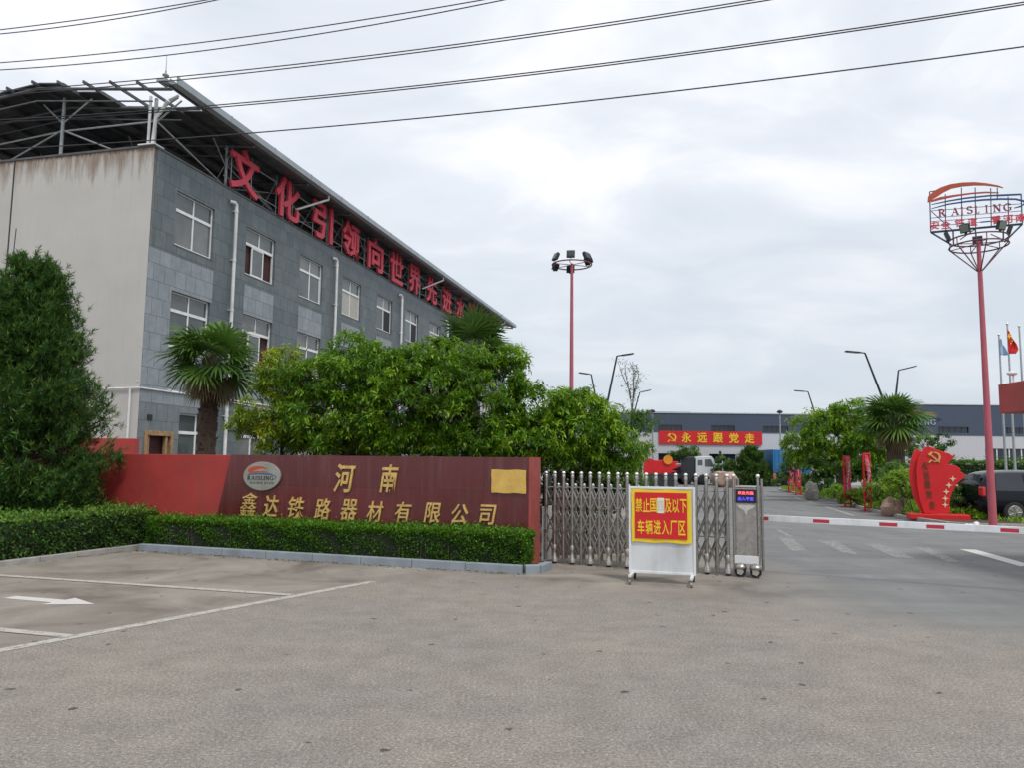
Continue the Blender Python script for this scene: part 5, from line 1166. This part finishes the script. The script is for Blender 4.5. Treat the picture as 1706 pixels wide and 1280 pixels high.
# ------------------------------------------------------------------ planter, lorry, boulder
Y = 58.; l = px(1105, 790, Y)[0]; rp = thing('flag_planter', 'long wavy red flag shaped display with an orange round emblem behind the gate', 'display', l)
R2 = lambda u, v, Y=Y, l=l: (float(D(u, v, Y)[0]-l[0]), float(D(u, v, Y)[2]))
MB().prism([R2(*p) for p in [(1072, 790), (1073, 768), (1082, 764), (1092, 768), (1104, 767), (1112, 771), (1120, 769), (1131, 770), (1124, 775), (1135, 777), (1118, 784), (1128, 786), (1112, 790)]], -.12, .12).build('wave_panel', M['bright_red'], rp, bevel=.02)
c = R2(1112, 767); mb = MB(); mb.lathe((c[0], -.2, c[1]), [(.05, -.04), (.34, -.04), (.34, .1), (.05, .1)], 20, 'Y'); mb.build('round_emblem', mat('orange', (.75, .25, .02), .5), rp); 
MB().b2(R2(1074, 790)[0], R2(1125, 790)[0], -.3, .3, 0, R2(1100, 790)[1]).build('base', M['dark_metal'], rp, bevel=.02)
Y = 70.; l = px(1165, 800, Y)[0]; tk = thing('white_lorry', 'white lorry cab with a dark tractor frame parked before the factory', 'lorry', l)
R2 = lambda u, v, Y=Y, l=l: (float(D(u, v, Y)[0]-l[0]), float(D(u, v, Y)[2]))
cabp = [R2(*p) for p in [(1154, 796), (1154, 764), (1158, 761), (1180, 761), (1184, 766), (1188, 779), (1190, 781), (1190, 796)]]
MB().prism(cabp, -1.15, 1.15).build('cab', M['car_white'], tk, bevel=.06)
mb = MB(); mb.prism([R2(*p) for p in [(1169, 778), (1169, 766), (1179, 766), (1184, 778)]], -1.165, 1.165); mb.prism([R2(*p) for p in [(1157, 776), (1157, 767), (1165, 767), (1165, 776)]], -1.165, 1.165); mb.build('window', M['glass'], tk)
mb = MB(); mb.prism([R2(*p) for p in [(1138, 795), (1139, 763), (1150, 761), (1153, 764), (1153, 795)]], -1.1, 1.1); mb.build('air_tank', M['dark_metal'], tk, bevel=.06)
mb = MB(); mb.b2(R2(1096, 800)[0], R2(1188, 800)[0], -.9, .9, .55, .95); mb.build('chassis', M['dark_metal'], tk)
for u in (1166, 1140, 1112):
    x = R2(u, 800)[0]
    for y in (-1.0, 1.0): smooth_by_angle(MB().lathe((x, y, .5), [(.1, -.16), (.42, -.16), (.5, -.1), (.5, .1), (.42, .16), (.1, .16)], 20, 'Y').build('wheel', M['rubber'], tk))
mb = MB(); mb.b2(R2(1156, 0)[0], R2(1190, 0)[0], -1.17, 1.17, .52, .62); mb.b2(R2(1180, 0)[0], R2(1182, 0)[0]+.05, -1.45, -1.25, 2.3, 3.0); mb.build('mirror_and_step', M['black'], tk)
Y = 66.; l = px(1316, 800, Y)[0]; bt = thing('blue_lorry', 'blue box lorry seen from behind beside the factory road', 'lorry', l); R2 = lambda u, v, Y=Y, l=l: (float(D(u, v, Y)[0]-l[0]), float(D(u, v, Y)[2]))
x0, z0 = R2(1288, 789); x1, z1 = R2(1350, 750)
MB().b2(x0, x1, 0, 7, z0, z1).build('cargo_box', M['blue_truck'], bt, bevel=.05)
mb = MB(); 
for i in range(9): mb.b2(x0+.2+i*(x1-x0-.4)/8-.03, x0+.2+i*(x1-x0-.4)/8+.03, -.04, -.002, z0+.1, z1-.1)
mb.build('rib', M['blue_truck'], bt)
MB().b2(x0+.8, x1-.4, .3, 6.5, .5, z0-.01).build('chassis', M['dark_metal'], bt)
for y in (1.2, 5.5):
    for x in (x0+.45, x1-.45): smooth_by_angle(MB().lathe((x, y, .5), [(.1, -.16), (.42, -.16), (.5, -.1), (.5, .1), (.42, .16), (.1, .16)], 20, 'X').build('wheel', M['rubber'], bt))
MB().b2(x0-.02, x0+.22, -.1, .1, .1, z0-.02).build('support_leg', mat('salmon', (.5, .16, .12), .5), bt)
shift(serif_text('LING', .9, .16, .02), (x0+1.0, -.06, z1-.28)).build('white_mark', M['white_metal'], bt) if False else None
def boulder(label, u, v, Y, r, seed, m, sc=(1, .8, .9), name='boulder'):
    rng = np.random.default_rng(seed); l = px(u, v, Y)[0]; mb = MB().ball((0, 0, r*sc[2]*.75), r, 9, sc); a = np.array(mb.v)
    f = 1+.16*np.sin(a@np.array([3.1, 4.7, 2.9])/r+seed)+.10*np.sin(a@np.array([-6.1, 5.2, 7.3])/r+2*seed); c = np.array([0, 0, r*sc[2]*.75]); mb.v = [tuple(q) for q in (a-c)*f[:, None]+c]
    o = smooth_by_angle(mb.build(name, m, loc=l), 28); tag(o, label, 'rock'); return o
boulder('big pinkish boulder in front of the white lorry', 1207, 800, 62, .92, 1, M['stone'], (1.1, .8, .80))
boulder('pointed grey rock on the verge between the red banner stands', 1352, 826, 40, .42, 2, M['stone_grey'], (.8, .8, 1.2), 'rock')
boulder('rounded pink grey rock on the verge left of the red flag sculpture', 1485, 850, 27.4, .33, 3, M['stone'], (1.05, .9, 1.1), 'rock')

# ================================================================== VERGE ON THE RIGHT OF THE ROAD
KP = [(13.1, 23.4), (13.15, 26.1), (13.6, 28.5), (14.3, 31.7), (16.0, 38), (17.6, 47), (19.3, 56), (21.5, 62)]
kerb_run('kerb', [(17.5, 22.6), (13.4, 22.9)]+KP, .14, .12, M['concrete'], 'pale concrete kerb curving along the planted verge', .9)
bed = [(17.5, 22.7), (13.5, 23.0)]+[(a+.07, b_) for a, b_ in KP]+[(30, 62), (30, 50), (22, 40), (18, 30), (17.6, 26)]
o = MB().slab([(a+.05, b_+.05) for a, b_ in bed], -.02, .08).build('planting_bed', M['soil']); struct(o)
rng = np.random.default_rng(77); Pn = []
bp = np.array(bed)
while len(Pn) < 15000:
    c = rng.uniform([13, 22.8], [24, 60]); ins = False; j = len(bp)-1
    for i in range(len(bp)):
        if (bp[i][1] > c[1]) != (bp[j][1] > c[1]) and c[0] < (bp[j][0]-bp[i][0])*(c[1]-bp[i][1])/(bp[j][1]-bp[i][1])+bp[i][0]: ins = not ins
        j = i
    if ins and not (12.8 < c[0] < 15.2 and c[1] < 26.0) and math.sin(c[0]*2.1)*math.sin(c[1]*1.3)+rng.uniform(-.8, 1) > -.25: Pn.append((c[0], c[1], .07))
Pn = np.array(Pn); v, q, tn = leaves(Pn, rng.normal(0, .45, (len(Pn), 3))+np.array([0, 0, 1]), .22, .05, rng, rng.uniform(.2, .9, len(Pn)))
o = mesh_np('grass', v, q, L_light, None, tn); stuff(o, 'rough grass and weeds growing on the road verge', 'grass')
VG = 'shrubs on the road verge'
ptree('wide light green tree over the verge, left of the thick palm', 1395, 38, [(1360, 710, 38, 1.1, .9, .7), (1420, 700, 38, 1.3, 1., .8), (1390, 735, 38, 1.6, 1., .7), (1455, 720, 38, .9, .8, .8), (1340, 740, 38, .9, .8, .55), (1440, 745, 38, 1.0, .8, .6), (1365, 765, 38, 1.2, .8, .5), (1425, 770, 38, 1.1, .8, .5)], 300, 11, 6, .20, .075, L_light, 61, r=.10, cr=.42, group='trees on the verge', nb=50)
ptree('dark shady tree standing behind the light green verge tree', 1400, 43, [(1380, 770, 43, 1.5, .9, .8), (1430, 765, 43, 1.2, .9, .8), (1340, 765, 43, 1.0, .8, .6), (1462, 770, 43, .8, .8, .7), (1350, 785, 43, 1.3, .8, .6), (1410, 790, 43, 1.5, .8, .6), (1455, 790, 43, 1., .8, .6)], 230, 10, 6, .22, .08, L_hedge2, 62, r=.10, cr=.45, group='trees on the verge', nb=30)
ptree('ragged thin tree between the palm trunk and the red flag sculpture', 1545, 36, [(1540, 745, 36, .8, .7, .5), (1520, 765, 36, .7, .7, .5), (1570, 735, 36, .4, .4, .3)], 44, 9, 6, .17, .06, L_hedge2, 63, r=.05, cr=.32, group='trees on the verge', nb=30)
def shrub(label, u, v, Y, rx, rz, n, seed, m=L_light, L=.10, tone0=.42):
    q = D(u, v, Y); return ptree(label, u, Y, [(u, v, Y, rx, rx*.85, rz)], n, 10, 6, L, L*.42, m, seed, r=.03, cr=min(.26, rx*.5), tone0=tone0, group=VG, name='round_shrub', cat='shrub', stems=[(-.05, 0), (.06, .03)], trunk_top=(0, 0, .2), zmin=-.2, nb=10)
shrub('large yellow green shrub touching the left edge of the red flag sculpture', 1515, 822, 27.3, .80, .78, 80, 71, tone0=.55)
shrub('tall dark shrub behind the rounded pink rock', 1500, 800, 29, .7, .7, 60, 72, L_hedge2)
shrub('dark low shrub tucked behind the right side of the red sculpture', 1598, 840, 26.2, .42, .48, 34, 73, L_hedge2)
shrub('low bright grassy tuft at the right foot of the red sculpture', 1632, 862, 25.6, .5, .26, 34, 74, L_light, .13, .6)
shrub('reddish green low shrub at the foot of the taller banner stands', 1424, 835, 33.5, .55, .42, 36, 75, L_yellow, .11, .2)
shrub('small low shrub left of the two taller banner stands', 1395, 828, 36.5, .55, .42, 34, 76)
shrub('low shrub on the verge below the pointed grey rock', 1372, 815, 42, .75, .5, 34, 77, L_hedge2, .13)
shrub('round shrub between the two far small banner stands and the blue lorry', 1310, 806, 52, .85, .55, 30, 78, L_far, .16)
shrub('low bush right of the taller banner stands under the palm', 1462, 830, 30.5, .6, .55, 46, 79)
shrub('small leafy bush right of the far small banner stands', 1342, 808, 48, .8, .55, 30, 80, L_far, .15)

# ------------------------------------------------------------------ tall banner stands
def banner_stand(label, uL, uR, vt, vb, Y, seed, rzv):
    a, b_ = D(uL, vt, Y), D(uR, vt, Y); w = max(.45, float(b_[0]-a[0])*1.15); h = float(a[2]); l = ((a[0]+b_[0])/2, Y, 0); t = thing('banner_stand', label, 'banner stand', l, rzv, group='red banner stands along the verge'); rng = random.Random(seed)
    mb = MB(); mb.b2(-w/2, -w/2+.05, -.025, .025, 0, h); mb.b2(w/2-.05, w/2, -.025, .025, 0, h); mb.b2(-w/2+.05, w/2-.05, -.024, .024, h-.06, h-.001); mb.b2(-w/2+.05, w/2-.05, -.024, .024, .12, .17); mb.b2(-w/2, w/2, -.2, .2, 0, .03); mb.build('stand_frame', M['bright_red'], t)
    zb_ = h*.24; vs, fs = [], []; n = 18
    for i in range(5):
        for j in range(n+1):
            u, v = i/4, j/n; z = h*.97-(h*.97-zb_)*v-(.35*u*0 if v < 1 else 0); tw = .5*math.sin(v*3.0+seed)
            vs.append(((u-.5)*(w-.12)*(1-.35*v*(1 if i > 2 else .4)), .05*math.sin(v*7+u*2+seed)-.04+(u-.5)*tw*.25, z-.25*(1-abs(2*u-1))*(v > .99)))
    for i in range(4):
        for j in range(n): k = i*(n+1)+j; fs.append((k, k+1, k+n+2, k+n+1))
    mb = MB(); mb.add(vs, fs); c = mb.build('banner_cloth', mat('pink_cloth', (.55, .04, .09), .6, var=.2, scale=2), t, smooth=True); s = c.modifiers.new('s', 'SOLIDIFY'); s.thickness = .008
    mb = MB()
    for j in range(9):
        z = h*.86-j*h*.062
        for k in range(4):
            x = rng.uniform(-.05, .05); ww = rng.uniform(.03, .07); zz = z+rng.uniform(-.05, .05); v = (h*.97-zz)/(h*.97-zb_); y = .05*math.sin(v*7+1+seed)-.04-.02
            mb.b2(x-ww, x+ww, y-.006, y+.004, zz-.010, zz+.010) if k % 2 else mb.b2(x-.010, x+.010, y-.0065, y+.0045, zz-ww, zz+ww)
    mb.build('worn_white_marks', mat('worn_white', (.55, .48, .48), .7), c); return t
banner_stand('nearest and tallest red banner stand, right of its twin on the verge', 1436, 1450, 755, 850, 30.5, 1, .55)
banner_stand('red banner stand just left of the tallest one', 1405, 1415, 760, 842, 33.5, 2, .55)
banner_stand('small far red banner stand by the blue lorry, the right one of the pair', 1325, 1332, 766, 820, 47, 3, .5)
banner_stand('small far red banner stand by the blue lorry, the left one of the pair', 1314, 1320, 768, 812, 51, 4, .5)

# ------------------------------------------------------------------ red flag sculpture
Y = 25.3; l = px(1562, 850, Y)[0]; SA = -.30; sc_ = thing('flag_sculpture', 'big bright red flag shaped sculpture with a gold emblem on a low red base', 'sculpture', l, SA)
so_ = np.array([l[0], Y, 0]); sn = np.array([math.sin(SA), -math.cos(SA), 0])
def S2(zx, zy):
    q = PL(1480+zx/5.819, 680+zy/5.819, so_, sn); return float(np.dot((q-so_), [math.cos(SA), math.sin(SA), 0])), float(q[2])
MB().prism([S2(*p) for p in [(340, 1030), (285, 940), (240, 840), (215, 720), (207, 610), (222, 510), (250, 430), (280, 395), (320, 425), (350, 430), (400, 460), (420, 1030)]], .06, .14).build('back_panel', M['bright_red'], sc_, bevel=.01)
MB().prism([S2(*p) for p in [(345, 1025), (300, 900), (275, 760), (265, 600), (280, 500), (320, 430), (350, 385), (380, 370), (440, 395), (500, 420), (580, 440), (640, 480), (610, 500), (585, 530), (565, 545), (650, 562), (695, 590), (690, 615), (745, 655), (720, 690), (680, 720), (650, 750), (625, 800), (600, 860), (590, 930), (590, 1025)]], -.06, .055).build('front_panel', M['bright_red'], sc_, bevel=.012)
MB().prism([S2(*p) for p in [(190, 1022), (770, 1038), (775, 1108), (190, 1072)]], -.35, .35).build('base', M['bright_red'], sc_, bevel=.02)
c = S2(440, 478); emblem(c, .20, -.10, -.062).build('emblem', M['gold'], sc_)
for ch, zx, zy in (('永', 352, 565), ('远', 365, 655), ('跟', 375, 745), ('党', 390, 840), ('走', 420, 945)):
    x, z = S2(zx, zy); shift(glyph(ch, .17, .25, .02, 0), (x, -.072, z)).build('dark_character', mat('dark_bronze', (.10, .06, .02), .5), sc_)
def star(c, r, y0, y1):
    return MB().prism([(c[0]+(r if i % 2 == 0 else r*.32)*math.sin(i*math.pi/4), c[1]+(r if i % 2 == 0 else r*.32)*math.cos(i*math.pi/4)) for i in range(8)], y0, y1)
for zx, zy in ((620, 690), (582, 752), (557, 815), (547, 880), (545, 942)):
    star(S2(zx, zy), .105, -.075, -.061).build('star', mat('pale_gold', (.75, .62, .40), .4), sc_)

# ------------------------------------------------------------------ cars
def car(name, label, loc, rz, L, Wd, Hh, m, van=True):
    """x forward from the rear bumper, built from a ring of body sections"""
    t = thing(name, label, 'car', loc, rz); hb = Hh*.56
    st = ([(0, .42, hb*.9, hb, .80), (.05, .30, hb, Hh*.74, .92), (.22, .26, hb, Hh*.93, .97), (.6, .25, hb, Hh*.985, 1), (1.6, .25, hb, Hh, 1), (2.6, .25, hb*.99, Hh*.985, 1), (3.2, .25, hb*.97, Hh*.93, .99), (3.9, .25, hb*.93, hb*.98, .97), (4.5, .27, hb*.80, hb*.84, .92), (L, .36, hb*.5, hb*.62, .80)] if van else
          [(0, .40, hb*.85, hb*.95, .80), (.15, .28, hb*.98, hb*1.08, .93), (.9, .25, hb, hb*1.12, .98), (1.5, .24, hb, Hh*.96, 1), (2.2, .24, hb, Hh, 1), (2.9, .24, hb, Hh*.93, 1), (3.5, .24, hb*.95, hb*1.02, .98), (4.1, .26, hb*.84, hb*.88, .93), (L, .36, hb*.5, hb*.6, .82)])
    vs, fs = [], []; n = 12
    for x, zb_, zm, zt__, f in st:
        h = Wd/2*f; hr = h*(.80 if zt__ > zm+.12 else .93); zs = zb_
        pr = [(h*.80, zs), (h*.97, zs+.10), (h, zs+(zm-zs)*.5), (h*.985, zm), ((h+hr)/2, zm+(zt__-zm)*.55), (hr*.93, zt__-.02 if zt__ > zm+.05 else zt__)]
        vs += [(x, -a, b_) for a, b_ in pr]+[(x, a, b_) for a, b_ in reversed(pr)]
    for i in range(len(st)-1):
        for k in range(n): fs.append((i*n+k, (i+1)*n+k, (i+1)*n+(k+1) % n, i*n+(k+1) % n))
    fs += [tuple(range(n)), tuple(range((len(st)-1)*n+n-1, (len(st)-1)*n-1, -1))]
    mb = MB(); mb.add(vs, fs); b_ = mb.build('body', m, t); sub = b_.modifiers.new('s', 'SUBSURF'); sub.levels = 2; sub.render_levels = 2; b_.data.shade_smooth()
    y = Wd/2*.955
    zz0, zz1 = hb+.05, Hh*.90
    for xa, xb_ in (((.45, 1.35), (1.43, 2.35), (2.43, 3.15)) if van else ((1.35, 2.1), (2.18, 2.95))):
        for s in (-1, 1):
            ya, yb = s*(Wd/2*.985), s*(Wd/2*.86)
            q = [(xa, ya, zz0), (xb_, ya, zz0), (xb_-.05, yb, zz1), (xa+.05, yb, zz1)]; g = MB(); g.add(q+[(a, c_-s*.03, d) for a, c_, d in q], [(0, 1, 2, 3), (7, 6, 5, 4), (0, 4, 5, 1), (1, 5, 6, 2), (2, 6, 7, 3), (3, 7, 4, 0)]); g.build('side_window', M['glass_dark'], t)
    if van: g = MB(); g.add([(.035, -.70, hb+.1), (.035, .70, hb+.1), (.15, .62, Hh*.88), (.15, -.62, Hh*.88)], [(0, 1, 2, 3)]); g.build('rear_window', M['glass_dark'], t)
    for s in (-1, 1):
        MB().box((.075, s*(Wd/2*.86), hb*1.02), (.12, .26, .30)).build('tail_light', mat('tail_light', (.55, .02, .03), .15, spec=.8), t, bevel=.03)
    MB().b2(.7, L-.6, -Wd/2-.012+.03, Wd/2+.012-.03, .25, .32).build('sill_trim', M['galv'], t)
    for x in (.98, L-.95):
        for s in (-1, 1):
            w = smooth_by_angle(MB().lathe((x, s*(Wd/2-.10), .335), [(.15, -.11), (.30, -.11), (.335, -.08), (.335, .08), (.30, .11), (.15, .11)], 26, 'Y').build('wheel', M['rubber'], t))
            mb = MB(); mb.lathe((x, s*(Wd/2-.10)+s*.085, .335), [(.02, -.03*s), (.23, -.03*s), (.23, .02*s), (.21, .03*s)], 24, 'Y')
            for k in range(7): a = k*2*math.pi/7; mb.tube([(x+.04*math.cos(a), s*(Wd/2-.10)+s*.118, .335+.04*math.sin(a)), (x+.21*math.cos(a), s*(Wd/2-.10)+s*.118, .335+.21*math.sin(a))], .02, 4)
            mb.build('rim', M['steel'], w)
    return t
q = G(1590, 872); car('black_van', 'black people carrier parked half behind the pink red logo mast', (15.05, 25.75, 0), -.08, 5.1, 1.86, 1.72, M['car_black'])
car('white_car', 'white car parked behind the black people carrier, only its roof showing', (float(D(1600, 780, 38)[0]), 38, 0), .1, 4.7, 1.8, 1.55, M['car_white'], van=False)
car('white_car', 'white car seen through the gaps in the verge shrubs beside the palm trunk', (float(D(1440, 780, 52)[0]), 52, 0), .0, 4.6, 1.8, 1.5, M['car_white'], van=False)

# ------------------------------------------------------------------ gatehouse canopy, flagpoles, flags, dish
c0, c1 = D(1662.5, 641, 14.), D(1706, 630, 13.05); zlo, zhi = float(D(1664, 690, 14.)[2]), float(c0[2])
gh = thing('gatehouse', 'red fascia of the gatehouse roof entering at the right edge', 'gatehouse', (float(c0[0]), 14.0, 0), math.atan2(-(c1[0]-c0[0]), (c1[1]-c0[1]))+math.pi)
MB().b2(0, 3.6, -4.2, 0, zlo, zhi).build('roof_fascia', mat('fascia_red', (.40, .07, .065), .6, var=.12, scale=2, dirt=.35), gh, bevel=.012)
MB().b2(1.15, 3.4, -4.0, -.6, 0, zlo-.001).build('wall', M['white_plastic'], gh)
gh.rotation_euler = (0, 0, 0)
for lb_, u, vt, Y in (('left flagpole with the pale blue flag', 1664, 559, 46), ('middle flagpole with the national flag', 1678, 541, 45), ('right bare flagpole at the picture edge', 1698, 545, 44)):
    q = D(u, vt, Y); f = G(u+13, 800, 0); t = thing('flagpole', lb_, 'flagpole', (float(q[0]), Y, 0), group='flagpoles before the factory'); h = float(q[2])
    smooth_by_angle(MB().tube([(0, 0, 0), (0, 0, h)], [.085, .045], 10).build('pole', M['white_metal'] if False else mat('pole_grey', (.42, .45, .45), .35, metal=.5), t)); MB().ball((0, 0, h+.06), .08, 6).build('finial', M['steel_bright'], t, smooth=True)
def flag(name, label, pts, Y, m, seed):
    """hanging cloth between a hoist edge and a drooping fly edge, pixel outline sampled into folds"""
    hoist, fly = pts; n, k = 14, 12; vs, fs = [], []
    for i in range(n+1):
        u = i/n; a = np.array(D(hoist[0][0]+(hoist[1][0]-hoist[0][0])*u, hoist[0][1]+(hoist[1][1]-hoist[0][1])*u, Y))
        ff = np.interp(u, np.linspace(0, 1, len(fly)), [p[0] for p in fly]), np.interp(u, np.linspace(0, 1, len(fly)), [p[1] for p in fly]); b_ = np.array(D(*ff, Y))
        for j in range(k+1):
            s = j/k; q = a*(1-s)+b_*s; q[1] += .16*math.sin(s*7+u*3+seed)*s; vs.append(q)
    for i in range(n):
        for j in range(k): o = i*(k+1)+j; fs.append((o, o+1, o+k+2, o+k+1))
    c = np.mean(vs, 0); mb = MB(); mb.add([v-c for v in vs], fs); o = mb.build(name, m, loc=tuple(c), smooth=True); s = o.modifiers.new('s', 'SOLIDIFY'); s.thickness = .01; tag(o, label, 'flag'); return o, c
flag('blue_flag', 'pale blue and white flag hanging limp on the left flagpole', ([(1665, 563), (1667, 591)], [(1668, 566), (1674, 578), (1678, 592)]), 45.9, mat('pale_blue_cloth', (.38, .52, .72), .7, var=.35, scale=1.2), 1)
nf, c = flag('national_flag', 'red national flag with yellow stars drooping on the middle flagpole', ([(1678, 548), (1680, 588)], [(1683, 557), (1692, 573), (1694, 583), (1690, 590)]), 44.9, M['bright_red'], 2)
star((0, 0), .16, -.03, .03).build('star', M['yellow'], nf, loc=tuple(V([float(x) for x in D(1681, 560, 44.7)])-V(c)))
for u, v in ((1684, 558), (1686, 563), (1686, 568), (1684, 572)): star((0, 0), .06, -.03, .03).build('small_star', M['yellow'], nf, loc=tuple(V([float(x) for x in D(u, v, 44.7)])-V(c)))
q = D(1686, 622, 13.6); t = thing('roof_camera', 'white rounded camera on a short stalk above the gatehouse fascia', 'camera', (float(q[0]), 13.6, zhi))
mb = MB(); mb.ball((0, 0, float(q[2])-zhi), .075, 8, (1.2, 1, .55)); mb.build('dome', M['white_plastic'], t, smooth=True); mb = MB(); mb.tube([(.02, 0, 0), (.02, 0, float(q[2])-zhi-.02)], .015, 6); mb.build('stalk', M['white_metal'], t)
q = G(1614, 880); mb = MB(); mb.ball((0, 0, .05), .11, 7, (1.3, .8, .6)); mb.ball((.22, .03, .07), .10, 7, (.9, .9, .9)); a = np.array(mb.v); mb.v = [tuple(r) for r in a*(1+.12*np.sin(a@np.array([31, 23, 41.])))[:, None]]
o = mb.build('plastic_bag', M['white_plastic'], loc=(float(q[0]), float(q[1]), 0), smooth=True); tag(o, 'crumpled white plastic bag lying left of the foot of the logo mast', 'bag')
# thin service cable dropping down the gable behind the conifer top
a, b_ = D(27, 380, 25.2), D(12, 470, 25.2); o = MB().tube([(0, 0, 0), tuple((b_-a)*.5+np.array([.05, 0, 0])), tuple(b_-a)], .016, 5).build('hanging_cable', M['wire'], loc=tuple(float(x) for x in a)); tag(o, 'thin dark cable dangling in front of the pale gable above the conifer', 'cable')
# dry leaves scattered on the forecourt
rng = np.random.default_rng(5); Q_ = []
for a, b_, o_, n in ((K1, K0, wn_, 420), (np.array([-9.6, 8.9, 0]), np.array([-7.0, 15.0, 0]), np.array([.92, -.39, 0]), 260), (np.array([13.1, 23.6, 0]), np.array([13.6, 28.5, 0]), np.array([-1., .1, 0]), 150), (g0, g1, np.array([-.4, -.9, 0]), 60)):
    u = rng.uniform(0, 1, n)[:, None]; Q_.append(a+(b_-a)*u+o_*(.07+np.abs(rng.normal(0, .10, n))**1.1)[:, None])
Q_ = np.concatenate(Q_); Q_[:, 2] = .006; n = len(Q_); dr = rng.normal(0, 1, (n, 3)); dr[:, 2] = .12
v, q, tn = leaves(Q_, dr, .045, .022, rng, rng.uniform(0, 1, n), fold=.1)
stuff(mesh_np('leaf_litter', v, q, mat('dry_leaf', (.12, .085, .045), .8, var=.6, scale=8), None, tn), 'dry leaf litter gathered along the kerbs', 'leaf litter')
